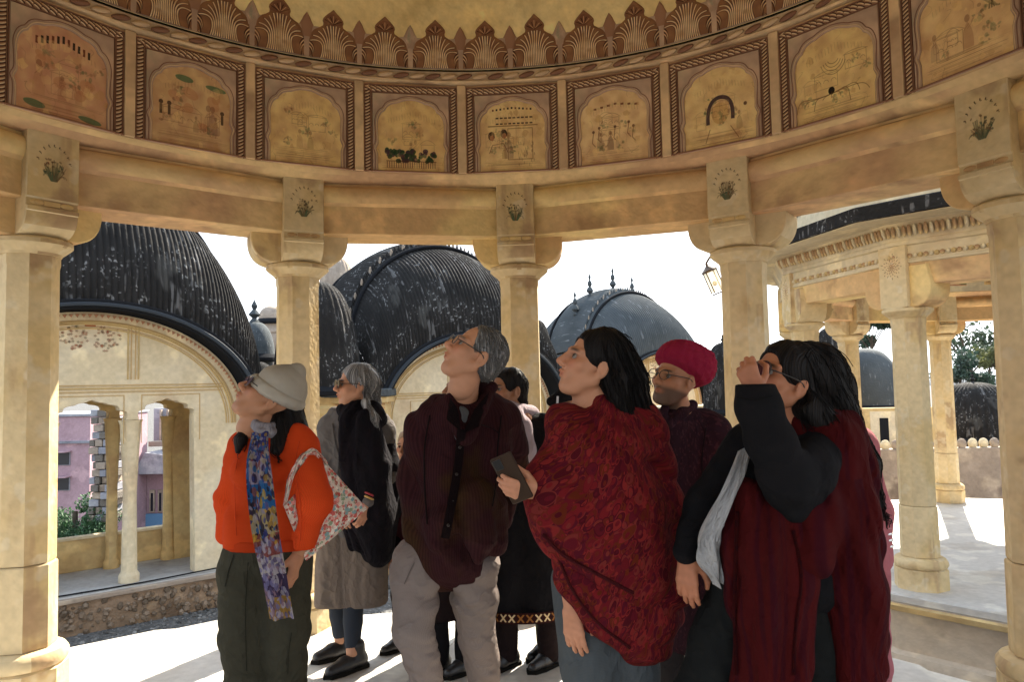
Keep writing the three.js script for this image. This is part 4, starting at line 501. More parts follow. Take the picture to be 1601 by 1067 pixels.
function sdf(prims, o = {}) {
  const cell = o.cell || 0.012, k = o.k ?? 0.03, P = field(prims, k), add = P.filter((p) => !p.sub), subs = P.filter((p) => p.sub), lo = [1e9, 1e9, 1e9], hi = [-1e9, -1e9, -1e9], pad = cell * 2.5 + (o.amp || 0.012);
  for (const p of add) ['cx', 'cy', 'cz'].forEach((a, i) => { lo[i] = Math.min(lo[i], p[a] - p.R - pad); hi[i] = Math.max(hi[i], p[a] + p.R + pad); });
  const n = lo.map((l, i) => Math.ceil((hi[i] - l) / cell) + 1), [nx, ny, nz] = n, F = new Float32Array(nx * ny * nz).fill(1), BS = 6, far = k + cell * 3 + (o.amp || 0.012);
  for (let bz = 0; bz < nz; bz += BS) for (let by = 0; by < ny; by += BS) for (let bx = 0; bx < nx; bx += BS) {
    const hx = lo[0] + (bx + BS / 2) * cell, hy = lo[1] + (by + BS / 2) * cell, hz = lo[2] + (bz + BS / 2) * cell, br = BS * cell * 0.9, near = [];
    for (const p of add) { const d = Math.hypot(hx - p.cx, hy - p.cy, hz - p.cz) - p.R - br; if (d < far && p.f(hx, hy, hz) < br * 1.6 + far) near.push(p); }
    if (!near.length) continue;
    for (let z = bz; z < Math.min(nz, bz + BS); z++) for (let y = by; y < Math.min(ny, by + BS); y++) for (let x = bx; x < Math.min(nx, bx + BS); x++) {
      const px = lo[0] + x * cell, py = lo[1] + y * cell, pz = lo[2] + z * cell; let d = 1;
      for (const p of near) { const e = p.f(px, py, pz), kk = p.kk ?? k, h = kk - Math.abs(d - e); d = Math.min(d, e) - (h > 0 ? h * h / (4 * kk) : 0); }
      for (const p of subs) { const e = -p.f(px, py, pz), kk = p.kk ?? k, h = kk - Math.abs(d - e); d = Math.max(d, e) + (h > 0 ? h * h / (4 * kk) : 0); }
      if (o.disp && d < 0.06) d += o.disp(px, py, pz);
      if (o.cut) for (const c of o.cut) d = Math.max(d, c(px, py, pz));
      F[(z * ny + y) * nx + x] = d;
    }
  }
  // surface nets
  const vid = new Int32Array(nx * ny * nz).fill(-1), pos = [], id = (x, y, z) => (z * ny + y) * nx + x;
  for (let z = 0; z < nz - 1; z++) for (let y = 0; y < ny - 1; y++) for (let x = 0; x < nx - 1; x++) {
    let m = 0; const c = []; for (let i = 0; i < 8; i++) { const v = F[id(x + (i & 1), y + ((i >> 1) & 1), z + (i >> 2))]; c.push(v); if (v < 0) m |= 1 << i; }
    if (m === 0 || m === 255) continue; let ax = 0, ay = 0, az = 0, q = 0;
    for (let i = 0; i < 8; i++) for (const b of [1, 2, 4]) { const j = i | b; if (j === i || (c[i] < 0) === (c[j] < 0)) continue; const t = c[i] / (c[i] - c[j]); ax += (i & 1) + (b === 1 ? t : 0); ay += ((i >> 1) & 1) + (b === 2 ? t : 0); az += (i >> 2) + (b === 4 ? t : 0); q++; }
    vid[id(x, y, z)] = pos.length / 3; pos.push(lo[0] + (x + ax / q) * cell, lo[1] + (y + ay / q) * cell, lo[2] + (z + az / q) * cell);
  }
  const I = [], quad = (a, b, c, d, f) => { if (a < 0 || b < 0 || c < 0 || d < 0) return; f ? I.push(a, b, c, a, c, d) : I.push(a, c, b, a, d, c); };
  for (let z = 1; z < nz - 1; z++) for (let y = 1; y < ny - 1; y++) for (let x = 1; x < nx - 1; x++) {
    const v = F[id(x, y, z)] < 0;
    if (v !== F[id(x + 1, y, z)] < 0) quad(vid[id(x, y - 1, z - 1)], vid[id(x, y, z - 1)], vid[id(x, y, z)], vid[id(x, y - 1, z)], v);
    if (v !== F[id(x, y + 1, z)] < 0) quad(vid[id(x - 1, y, z - 1)], vid[id(x - 1, y, z)], vid[id(x, y, z)], vid[id(x, y, z - 1)], v);
    if (v !== F[id(x, y, z + 1)] < 0) quad(vid[id(x - 1, y - 1, z)], vid[id(x, y - 1, z)], vid[id(x, y, z)], vid[id(x - 1, y, z)], v);
  }
  let g = new THREE.BufferGeometry(); g.setAttribute('position', new THREE.Float32BufferAttribute(pos, 3)); g.setIndex(I); g.computeVertexNormals();
  if (o.color) { const cl = new Float32Array(pos.length); for (let i = 0; i < pos.length; i += 3) { const c = o.color(pos[i], pos[i + 1], pos[i + 2]); cl[i] = c[0]; cl[i + 1] = c[1]; cl[i + 2] = c[2]; } g.setAttribute('color', new THREE.BufferAttribute(cl, 3)); }
  if (o.uv !== false) { // round the upright axis, in metres; the seam lies away from the lens
    g = g.toNonIndexed(); const p = g.attributes.position, N = p.count, uv = new Float32Array(N * 2), cx = o.axis ? o.axis.x : (lo[0] + hi[0]) / 2, cz = o.axis ? o.axis.z : (lo[2] + hi[2]) / 2, va = Math.atan2(camera.position.x - cx, camera.position.z - cz);
    for (let i = 0; i < N; i += 3) { const u = [0, 1, 2].map((j) => { let a = Math.atan2(p.getX(i + j) - cx, p.getZ(i + j) - cz) - va; while (a > PI) a -= 2 * PI; while (a < -PI) a += 2 * PI; return a; }); for (let j = 1; j < 3; j++) { if (u[j] - u[0] > PI) u[j] -= 2 * PI; if (u[j] - u[0] < -PI) u[j] += 2 * PI; } for (let j = 0; j < 3; j++) { uv[(i + j) * 2] = u[j] * (o.ur || 0.22); uv[(i + j) * 2 + 1] = p.getY(i + j) + (o.shear ? o.shear * u[j] * 0.22 : 0); } }
    g.setAttribute('uv', new THREE.BufferAttribute(uv, 2));
  }
  return g;
}
const basis = (f, u = V(0, 1, 0)) => { const Z = f.clone().normalize(), X = u.clone().cross(Z).normalize(), Y = Z.clone().cross(X); return [X, Y, Z]; };
function makeHead(o) { // o: c, f (face direction), u (crown direction), s, skin, and what marks the face
  const B = basis(o.f, o.u), s = o.s || 1, L = (x, y, z) => o.c.clone().addScaledVector(B[0], x * s).addScaledVector(B[1], y * s).addScaledVector(B[2], z * s), w = o.wide || 1;
  const e = (x, y, z, rx, ry, rz, q) => ell(L(x, y, z), rx * s, ry * s, rz * s, B, q), c = (x, y, z, r, X, Y, Z, R, q) => ({ a: L(x, y, z), b: L(X, Y, Z), ra: r * s, rb: R * s, ...q });
  const pr = [e(0, 0.032, -0.014, 0.076, 0.088, 0.095), e(0, -0.03, 0.03, 0.060 * w, 0.078, 0.062), c(-0.03, -0.088, 0.045, 0.024, 0.03, -0.088, 0.045, 0.024), c(-0.055, -0.045, 0.005, 0.026, -0.02, -0.09, 0.05, 0.022), c(0.055, -0.045, 0.005, 0.026, 0.02, -0.09, 0.05, 0.022), c(0, -0.095, 0.060, 0.020, 0, -0.09, 0.058, 0.02)];
  for (const m of [-1, 1]) pr.push(e(m * 0.042, -0.018, 0.058, 0.026, 0.022, 0.024), c(m * 0.045, 0.022, 0.068, 0.011, m * 0.014, 0.021, 0.084, 0.011, { k: 0.012 }));
  pr.push(c(0, 0.016, 0.086, 0.008, 0, -0.026, 0.110, 0.0115, { k: 0.012 }), c(-0.011, -0.032, 0.098, 0.009, 0.011, -0.032, 0.098, 0.009, { k: 0.008 }));
  pr.push(c(-0.018, -0.057, 0.083, 0.0055, 0, -0.055, 0.093, 0.0065, { k: 0.008 }), c(0.018, -0.057, 0.083, 0.0055, 0, -0.055, 0.093, 0.0065, { k: 0.008 }), c(-0.015, -0.066, 0.083, 0.006, 0.015, -0.066, 0.083, 0.006, { k: 0.008 }), c(0, -0.067, 0.088, 0.006, 0, -0.066, 0.088, 0.006, { k: 0.008 }));
  for (const m of [-1, 1]) { pr.push(e(m * 0.079, -0.004, -0.008, 0.010, 0.031, 0.019, { k: 0.008 }), e(m * 0.078, -0.030, -0.002, 0.008, 0.012, 0.010, { k: 0.008 })); pr.push(e(m * 0.031, 0.004, 0.094, 0.017, 0.010, 0.015, { sub: true, k: 0.012 }), e(m * 0.087, -0.004, -0.002, 0.006, 0.018, 0.010, { sub: true, k: 0.006 })); }
  for (const m of [-1, 1]) pr.push(c(m * 0.043, 0.006, 0.074, 0.004, m * 0.031, 0.0095, 0.0835, 0.005, { k: 0.003 }), c(m * 0.031, 0.0095, 0.0835, 0.005, m * 0.018, 0.006, 0.080, 0.004, { k: 0.003 }), c(m * 0.042, -0.002, 0.074, 0.0035, m * 0.031, -0.0055, 0.082, 0.004, { k: 0.003 }), c(m * 0.031, -0.0055, 0.082, 0.004, m * 0.019, -0.002, 0.079, 0.0035, { k: 0.003 }));
  pr.push(e(0, -0.0615, 0.100, 0.019, 0.0016, 0.012, { sub: true, k: 0.004 }));
  pr.push(c(0, -0.075, -0.02, 0.052, 0, -0.125, -0.03, 0.050));
  const sk = o.skin, lip = o.lip || [sk[0] * 0.85, sk[1] * 0.55, sk[2] * 0.5], dk = o.brow || [0.02, 0.014, 0.01];
  const local = (x, y, z) => { const d = V(x, y, z).sub(o.c); return [d.dot(B[0]) / s, d.dot(B[1]) / s, d.dot(B[2]) / s]; };
  const color = (x, y, z) => {
    const [a, b, d] = local(x, y, z), n = n3(a * 60, b * 60, d * 60, 3) - 0.5, n2 = n3(a * 18, b * 18, d * 18, 8) - 0.5; let q = sk.map((v) => v * (1 + 0.22 * n + 0.25 * n2));
    if (d > 0.05) { const ck = Math.exp(-(((Math.abs(a) - 0.042) / 0.02) ** 2 + ((b + 0.022) / 0.02) ** 2)); q = mix3(q, [q[0] * 1.02, q[1] * 0.72, q[2] * 0.68], 0.6 * ck); const ns = Math.exp(-((a / 0.014) ** 2 + ((b + 0.03) / 0.014) ** 2)); q = mix3(q, [q[0], q[1] * 0.78, q[2] * 0.75], 0.5 * ns); }
    if (o.beard) { const bd = sm(-0.03, -0.055, b + 0.25 * Math.max(0, Math.abs(a) - 0.05)) * sm(-0.015, 0.01, d) * (1 - 0.9 * Math.exp(-((a / 0.018) ** 2 + ((b + 0.062) / 0.008) ** 2))), mu = Math.exp(-((a / 0.026) ** 2 + ((b + 0.047) / 0.006) ** 2)) * (d > 0.05 ? 1 : 0); q = mix3(q, o.beard, clamp(0.85 * Math.max(bd, mu))); }
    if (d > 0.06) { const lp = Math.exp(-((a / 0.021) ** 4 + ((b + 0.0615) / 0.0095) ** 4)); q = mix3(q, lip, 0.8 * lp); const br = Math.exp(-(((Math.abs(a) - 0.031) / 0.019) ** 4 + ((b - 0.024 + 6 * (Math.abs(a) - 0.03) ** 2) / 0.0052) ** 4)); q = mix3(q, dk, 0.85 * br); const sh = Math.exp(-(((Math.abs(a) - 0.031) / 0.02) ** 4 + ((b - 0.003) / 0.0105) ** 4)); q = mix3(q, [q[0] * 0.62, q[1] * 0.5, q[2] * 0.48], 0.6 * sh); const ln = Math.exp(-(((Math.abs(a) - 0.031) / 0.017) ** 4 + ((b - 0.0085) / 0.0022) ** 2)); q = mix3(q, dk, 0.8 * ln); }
    return q;
  };
  const g = sdf(pr, { cell: 0.0034 * s, k: 0.018 * s, color, uv: false, amp: 0.003 }).toNonIndexed(), list = [g];
  for (const m of [-1, 1]) { const eg = new THREE.SphereGeometry(0.0112 * s, 14, 10).toNonIndexed(), ec = L(m * 0.031, 0.003, 0.0755), pp = eg.attributes.position, cl = new Float32Array(pp.count * 3), gz = (o.gaze || o.f).clone().normalize(); for (let i = 0; i < pp.count; i++) { const v = V(pp.getX(i), pp.getY(i), pp.getZ(i)).normalize(), dd = v.dot(gz), c2 = dd > 0.9 ? [0.008, 0.007, 0.006] : dd > 0.72 ? [0.04, 0.024, 0.014] : [0.22, 0.19, 0.165]; cl.set(c2, i * 3); } eg.setAttribute('color', new THREE.BufferAttribute(cl, 3)); eg.deleteAttribute('uv'); eg.translate(ec.x, ec.y, ec.z); list.push(eg); }
  return { g: mergeGeometries(list.map((q) => { q = q.index ? q.toNonIndexed() : q; q.deleteAttribute('uv'); return q; })), L, B, s };
}
function makeHand(wr, dir, nrm, side, skin, curl = 0.35, sc = 1, spread = 1) { // nrm: out of the back of the hand; side +1 puts the thumb on +x
  const Y = dir.clone().normalize(), X = Y.clone().cross(nrm).normalize().multiplyScalar(side), Z = nrm.clone().addScaledVector(Y, -nrm.dot(Y)).normalize();
  const L = (x, y, z) => wr.clone().addScaledVector(X, x * sc).addScaledVector(Y, y * sc).addScaledVector(Z, z * sc), pr = [], c = (a, b, ra, rb) => pr.push({ a, b, ra: ra * sc, rb: rb * sc });
  c(L(0, -0.05, 0), L(0, 0.012, 0), 0.024, 0.022);
  for (const [x, y] of [[0.026, 0.088], [0.009, 0.093], [-0.009, 0.088], [-0.025, 0.080]]) pr.push({ a: L(x * 0.55, 0.012, 0), b: L(x, y - 0.004, 0.002), ra: 0.0145 * sc, rb: 0.0112 * sc, k: 0.014 });
  const len = [0.072, 0.080, 0.074, 0.058], xs = [0.026, 0.009, -0.009, -0.025], ys = [0.088, 0.093, 0.088, 0.080];
  xs.forEach((x, i) => { let p = [x, ys[i], 0.002], ang = curl * (0.55 + 0.1 * i), an = (x * 2.4) * spread; [0.46, 0.31, 0.23].forEach((f, k) => { const l = len[i] * f, q = [p[0] + Math.sin(an) * l * Math.cos(ang), p[1] + Math.cos(ang) * l * Math.cos(an), p[2] - Math.sin(ang) * l]; pr.push({ a: L(...p), b: L(...q), ra: (0.0092 - 0.0008 * k) * sc, rb: (0.0086 - 0.0010 * k) * sc, k: k ? 0.003 : 0.006 }); p = q; ang += curl * 1.0; }); });
  const t0 = [0.022, 0.022, -0.004], t1 = [0.046, 0.048, -0.014 - 0.01 * curl], t2 = [0.056, 0.078, -0.02 - 0.03 * curl], t3 = [0.056 - 0.012 * curl, 0.100, -0.026 - 0.045 * curl]; [[t0, t1, 0.0145, 0.0115], [t1, t2, 0.0108, 0.0098], [t2, t3, 0.0096, 0.0078]].forEach(([a, b, r, R], k) => pr.push({ a: L(...a), b: L(...b), ra: r * sc, rb: R * sc, k: k ? 0.004 : 0.012 }));
  return sdf(pr, { cell: 0.0030 * sc, k: 0.006, uv: false, amp: 0.002, color: (x, y, z) => { const n = n3(x * 90, y * 90, z * 90, 4) - 0.5; return skin.map((v, i) => v * (1 + 0.3 * n) * (i ? 0.95 : 1)); } }).toNonIndexed();
}
// limbs of a figure from its joints; r gives radii in metres
const mid = (a, b, t) => a.clone().lerp(b, t);
function torso(j, r, w, s = 0.68) { const q = { w, s }, t = (a, b, f) => mid(a, b, f); return [cap(j.shL, j.shR, { ra: r.sh, rb: r.sh, ...q }), ...[0.2, 0.5, 0.8].map((f) => cap(t(j.shL, j.shR, f), t(j.hipL, j.hipR, f), { ra: r.ch, rb: r.wa, ...q }))]; }
function arm(a, b, c, r1, r2, r3) { return [cap(a, b, { ra: r1, rb: r2 }), cap(b, c, { ra: r2, rb: r3 })]; }
function leg(a, b, c, r1, r2, r3) { return [cap(a, b, { ra: r1, rb: r2 }), cap(b, c, { ra: r2, rb: r3 })]; }
const skinMat = new THREE.MeshPhysicalMaterial({ vertexColors: true, roughness: 0.58, specularIntensity: 0.7, side: THREE.DoubleSide });
function person(o) {
  const j = o.j, base = mid(j.anL, j.anR, 0.5).setY(0), t = thing('person', o.label, 'person', base), w = o.w, sk = o.skin;
  const pr = [...torso(j, { sh: 0.040, ch: 0.060, wa: 0.066 }, w), ...arm(j.shL, j.elL, j.wrL, 0.036, 0.030, 0.025), ...arm(j.shR, j.elR, j.wrR, 0.036, 0.030, 0.025), ...leg(j.hipL, j.knL, j.anL, 0.058, 0.042, 0.034), ...leg(j.hipR, j.knR, j.anR, 0.058, 0.042, 0.034), cap(j.nk, mid(j.shL, j.shR, 0.5), { ra: 0.05, rb: 0.055 })];
  const hd = makeHead({ ...o.head, skin: sk }); pr.push(cap(hd.L(0, -0.07, -0.02), j.nk, { ra: 0.05 * hd.s, rb: 0.054 }));
  const gs = [sdf(pr, { cell: 0.013, k: 0.05, uv: false, color: () => sk }).toNonIndexed(), hd.g]; for (const h of o.hands || []) gs.push(makeHand(h.w, h.d, h.n, h.side, sk, h.curl, h.sc || 1));
  part('body', mergeGeometries(gs), skinMat, t); return { t, hd, j };
}
function shoe(t, an, dir, mat, sc = 1) { const f = dir.clone().setY(0).normalize(), X = V(f.z, 0, -f.x), p = (x, y, z) => V(an.x, 0, an.z).addScaledVector(X, x * sc).addScaledVector(f, z * sc).add(V(0, FL + y * sc, 0)), g = sdf([{ a: p(0, 0.045, -0.05), b: p(0, 0.04, 0.05), ra: 0.042 * sc, rb: 0.042 * sc }, { a: p(0, 0.04, 0.05), b: p(0.005, 0.032, 0.14), ra: 0.042 * sc, rb: 0.030 * sc }, { a: p(0, 0.05, -0.035), b: p(0, 0.12, -0.03), ra: 0.04 * sc, rb: 0.042 * sc }], { cell: 0.007, k: 0.02, cut: [(x, y) => FL + 0.004 - y] }); const s = part('shoe', g, mat, t); const pts = [[0, -0.098], [0.04, -0.08], [0.044, 0.0], [0.05, 0.08], [0.038, 0.15], [0, 0.178], [-0.034, 0.15], [-0.044, 0.08], [-0.042, 0], [-0.04, -0.08]].map(([x, z]) => p(x, 0, z)), sh = shape(pts.map((q) => [q.x, -q.z])), e = extrude(sh, 0.016, 0.002); e.rotateX(-PI / 2); e.translate(0, FL + 0.003, 0); part('sole', e, std({ color: 0x15130f }), s); return s; }
function ribbon(path, wid, th, wv, nu = 10, nv = 70, am = 0.008) { // a strip of cloth along a path; wid(t), wv: sideways direction
  const c = new THREE.CatmullRomCurve3(path), mk = (sg) => (u, v) => { const p = c.getPoint(v), x = (u - 0.5) * wid(v), tn = c.getTangent(v), nn = tn.clone().cross(wv).normalize(); return p.addScaledVector(wv, x).addScaledVector(nn, sg * th / 2 * (1 - Math.pow(Math.abs(u - 0.5) * 2, 8)) + am * (Math.sin(u * 9 + v * 5) + 0.6 * Math.sin(u * 17 - v * 9)) * Math.min(1, v * 4)); }; const a = gridGeo(nu, nv, mk(1)), b = gridGeo(nu, nv, mk(-1)); b.index.array.reverse(); b.computeVertexNormals(); return mergeGeometries([a, b]); }
function glasses(t, hd, mat, lens, big = 1) { const g = part('glasses', mergeGeometries([-1, 1].map((m) => { const r = new THREE.TorusGeometry(0.021 * big * hd.s, 0.0017 * hd.s, 6, 24); r.scale(1.12, 0.86, 1); return place(r, hd, m * 0.0315, 0.003, 0.104); }).concat([place(tube([V(-0.009, 0.004, 0.106), V(0, 0.007, 0.109), V(0.009, 0.004, 0.106)], 0.0018, 6), hd, 0, 0, 0, true), ...[-1, 1].map((m) => place(tube([V(m * 0.055, 0.006, 0.102), V(m * 0.072, 0.008, 0.07), V(m * 0.083, 0.008, 0.0), V(m * 0.083, -0.004, -0.016)], 0.0019, 6), hd, 0, 0, 0, true))]).map(clean)), mat, t); for (const m of [-1, 1]) { const r = new THREE.CircleGeometry(0.0208 * big * hd.s, 24); r.scale(1.12, 0.86, 1); part('lens', place(r, hd, m * 0.0315, 0.003, 0.104), lens, g); } }
function place(g, hd, x, y, z, scale) { const m = new THREE.Matrix4().makeBasis(...hd.B); if (scale) g = g.clone().scale(hd.s, hd.s, hd.s); m.setPosition(hd.L(x, y, z)); return g.clone().applyMatrix4(m); }
const clothTex = (a, b, s, n = 70) => pixTex(256, (u, v) => { const w = 0.5 + 0.25 * Math.sin(u * 2 * PI * n) + 0.25 * Math.sin(v * 2 * PI * n), m = fbm(u, v, 6, 5, s); const c = mix3(a, b, m); const k = 0.82 + 0.3 * w; return [c[0] * k, c[1] * k, c[2] * k]; }, [3, 3]);
const weave = hTex(768, (u, v) => { const a = u * 3 + v * 5, rg = (x, y, p, s) => 1 - Math.abs(2 * fbm(x, y, p, 3, s) - 1); const w1 = rg(u + 0.06 * fbm(u, v, 5, 3, 41), v, 5, 31), w2 = rg(u, v + 0.05 * fbm(u, v, 6, 3, 42), 11, 33), w3 = fbm(u, v, 40, 2, 35), th = 0.5 + 0.5 * Math.sin(u * 2 * PI * 150) * Math.sin(v * 2 * PI * 150); return 0.5 * Math.pow(w1, 3) + 0.26 * Math.pow(w2, 3) + 0.10 * w3 + 0.05 * th; }, [1.4, 1.4]);
const cloth = (a, b, s, o = {}) => new THREE.MeshPhysicalMaterial({ map: o.map || clothTex(a, b, s), bumpMap: o.bump || weave, bumpScale: o.bs || 0.016, roughness: 0.95, specularIntensity: 0.18, sheen: o.sheen ?? 0.06, sheenRoughness: 0.6, side: THREE.DoubleSide });
const folds = (dir, fr, amp, s = 0, tw = 1) => { // sharp creases that run across «dir»
  const d = dir.clone().normalize(), k = fr / 4.2;
  return (x, y, z) => { const h = x * d.x + y * d.y + z * d.z, w = n3(x * 4 + s, y * 4, z * 4, s) * tw * 0.10, a = k * (h + w), lx = (x - h * d.x) * k * 0.2, ly = (y - h * d.y) * k * 0.2, lz = (z - h * d.z) * k * 0.2; const r1 = 1 - Math.abs(2 * n3(a * d.x + lx, a * d.y + ly, a * d.z + lz, s + 3) - 1) * 2.2, a2 = a * 2.3, r2 = 1 - Math.abs(2 * n3(a2 * d.x + lx * 2, a2 * d.y + ly * 2, a2 * d.z + lz * 2, s + 7) - 1) * 2.2; return amp * (1.5 * Math.max(0, r1) ** 1.6 + 0.7 * Math.max(0, r2) ** 1.6 - 1.0); };
};
const strands = (list, r0, r1, n = 10) => mergeGeometries(list.map((p) => clean(tube(p, r0, 5, n))));

function hairStrands(t, hair, hd, mat, n, len, o = {}) { // loose strands that lie on the hair and end a little free of it
  const b = origin.get(hair), p = hair.geometry.attributes.position, nn = hair.geometry.attributes.normal, H = new Map(), key = (x, y, z) => `${Math.floor(x / 0.02)},${Math.floor(y / 0.02)},${Math.floor(z / 0.02)}`;
  for (let i = 0; i < p.count; i += 2) { const k = key(p.getX(i), p.getY(i), p.getZ(i)); (H.get(k) || H.set(k, []).get(k)).push(i); }
  const near = (v) => { let best = -1, bd = 1e9; for (let a = -1; a < 2; a++) for (let c = -1; c < 2; c++) for (let d = -1; d < 2; d++) for (const i of H.get(key(v.x + a * 0.02, v.y + c * 0.02, v.z + d * 0.02)) || []) { const e = (p.getX(i) - v.x) ** 2 + (p.getY(i) - v.y) ** 2 + (p.getZ(i) - v.z) ** 2; if (e < bd) { bd = e; best = i; } } return best; };
  const hc = hd.L(0, 0, 0).sub(b), crown = hd.L(0, 0.125, 0.01).sub(b), back = hd.B[2], list = [];
  for (let k = 0; k < n; k++) { let i0, v, tries = 0; do { i0 = Math.floor(rnd() * p.count); v = V(p.getX(i0), p.getY(i0), p.getZ(i0)); } while (v.clone().sub(hc).dot(hd.B[2]) > (o.front ?? 0.03) && tries++ < 20); if (tries > 20) continue; const pts = []; const L = len * rr(0.5, 1.2), steps = 9; let dir = null;
    for (let s = 0; s <= steps; s++) { const i = near(v); if (i < 0) { if (!dir) break; pts.push(v.clone()); v.addScaledVector(dir, L / steps); dir.y -= 0.08; continue; } const N = V(nn.getX(i), nn.getY(i), nn.getZ(i)), q = V(p.getX(i), p.getY(i), p.getZ(i)); if (s < steps - 2) v.lerp(q, 0.8); pts.push(v.clone().addScaledVector(N, 0.0012 + (o.fly || 0.0015) * rnd() * (s / steps))); if (v.clone().sub(hc).dot(hd.B[2]) > (o.front ?? 0.03) + 0.015) break; const fl = v.clone().sub(crown).normalize().multiplyScalar(0.8).add(V(0, -1.1, 0)).addScaledVector(back, -0.6); fl.addScaledVector(N, -fl.dot(N)).normalize(); dir = dir ? dir.lerp(fl, 0.6).normalize() : fl; v = v.clone().addScaledVector(dir, L / steps); }
    if (pts.length > 3) list.push(clean(tube(pts.map((q) => q.add(b)), rr(0.0009, 0.0018), 4, 12))); }
  const m = part('hair_strands', mergeGeometries(list), mat, t); m.userData.kind = 'stuff'; return m;
}

const inv = camera.quaternion.clone().invert();
function onFront(mesh, px, py, off = 0.004) { // the point of a garment that shows at a place in the picture
  const b = origin.get(mesh), p = mesh.geometry.attributes.position; let best = null, bd = 1e9; const v = V(0, 0, 0);
  for (let i = 0; i < p.count; i += 1) { v.set(p.getX(i) + b.x, p.getY(i) + b.y, p.getZ(i) + b.z).sub(camera.position).applyQuaternion(inv); const x = 800.5 - 1149 * v.x / v.z, y = 533.5 + 1149 * v.y / v.z, e = (x - px) ** 2 + (y - py) ** 2; if (e > 36) continue; const sc = -v.z + 0.0006 * Math.sqrt(e); if (sc < bd) { bd = sc; best = -v.z; } }
  return at(px, py, (best ?? 2.8) - off);
}
const pathOn = (mesh, pix, n = 22, off = 0.004) => { const c = new THREE.CatmullRomCurve3(pix.map(([x, y]) => V(x, y, 0))), P = []; for (let i = 0; i <= n; i++) { const q = c.getPoint(i / n); P.push(onFront(mesh, q.x, q.y, off)); } for (let k = 0; k < 2; k++) for (let i = 1; i < n; i++) { const d = P[i - 1].clone().add(P[i + 1]).multiplyScalar(0.5).sub(camera.position).length(), r = P[i].clone().sub(camera.position); P[i].copy(camera.position).addScaledVector(r.normalize(), (r.length(), 0.5 * d + 0.5 * Math.min(d, P[i].clone().sub(camera.position).length() || d))); } return P; };
function seam(name, t, mesh, pix, r, mat, off = 0.001) { const m = part(name, tube(pathOn(mesh, pix, 22, off), r, 5, 60), mat, t); return m; }
function band(name, t, mesh, pix, w, mat, off = 0.007) { const P = pathOn(mesh, pix, 24, off), d = P[P.length - 1].clone().sub(P[0]).normalize(), wv = d.clone().cross(P[0].clone().sub(camera.position).normalize()).normalize(); return part(name, ribbon(P, typeof w === 'function' ? w : () => w, 0.006, wv, 6, 60, 0.001), mat, t); }
function flap(name, t, mesh, c, mat, off = 0.012) { const q = c.map(([x, y]) => onFront(mesh, x, y, off)), f = (s) => gridGeo(8, 8, (u, v) => mid(mid(q[0], q[1], u), mid(q[3], q[2], u), v).addScaledVector(camera.position.clone().sub(q[0]).normalize(), s * 0.004 + 0.006 * Math.sin(u * PI))); const a = f(1), b = f(-1); b.index.array.reverse(); b.computeVertexNormals(); return part(name, mergeGeometries([a, b]), mat, t); }
// ---------- the group ----------
const foot = (px, d, y = 0.09) => { const p = at(px, 600, d); p.y = y + FL; return p; };
const above = (px, y) => (X, Y, Z) => Y - y; // cut away what lies higher than y
const cutBelow = (py, d) => { const h = at(800, py, d).y; return (x, y) => h - y; };
const SK = { fair: [0.52, 0.255, 0.145], tan: [0.42, 0.198, 0.105], brown: [0.32, 0.15, 0.08] };
const mHairDark = std({ map: pixTex(256, (u, v) => { const s = fbm(u, v * 0.06, 60, 3, 5), k = 0.005 + 0.016 * s * s; return [k * 1.15, k * 0.95, k * 0.9]; }, [4, 1]), roughness: 0.55, specularIntensity: 0.22, bumpMap: hTex(256, (u, v) => fbm(u, v * 0.06, 64, 2, 5), [4, 1]), bumpScale: 0.004 });
const mHairGrey = std({ map: pixTex(256, (u, v) => { const s = fbm(u, v * 0.06, 60, 3, 9), k = 0.06 + 0.42 * sm(0.35, 0.75, s); return [k, k * 0.98, k * 0.96]; }, [4, 1]), roughness: 0.5, bumpMap: hTex(256, (u, v) => fbm(u, v * 0.06, 64, 2, 9), [4, 1]), bumpScale: 0.004 });
const mMetal = std({ color: new THREE.Color().setRGB(0.05, 0.045, 0.04), metalness: 0.6, roughness: 0.35 }), mLens = new THREE.MeshPhysicalMaterial({ color: 0xffffff, transmission: 1, thickness: 0, roughness: 0.02, side: THREE.DoubleSide }), mShade = std({ color: new THREE.Color().setRGB(0.02, 0.013, 0.013), roughness: 0.12 });
const mLeather = std({ color: new THREE.Color().setRGB(0.018, 0.016, 0.016), roughness: 0.4, bumpMap: bumpPl, bumpScale: 0.002 });
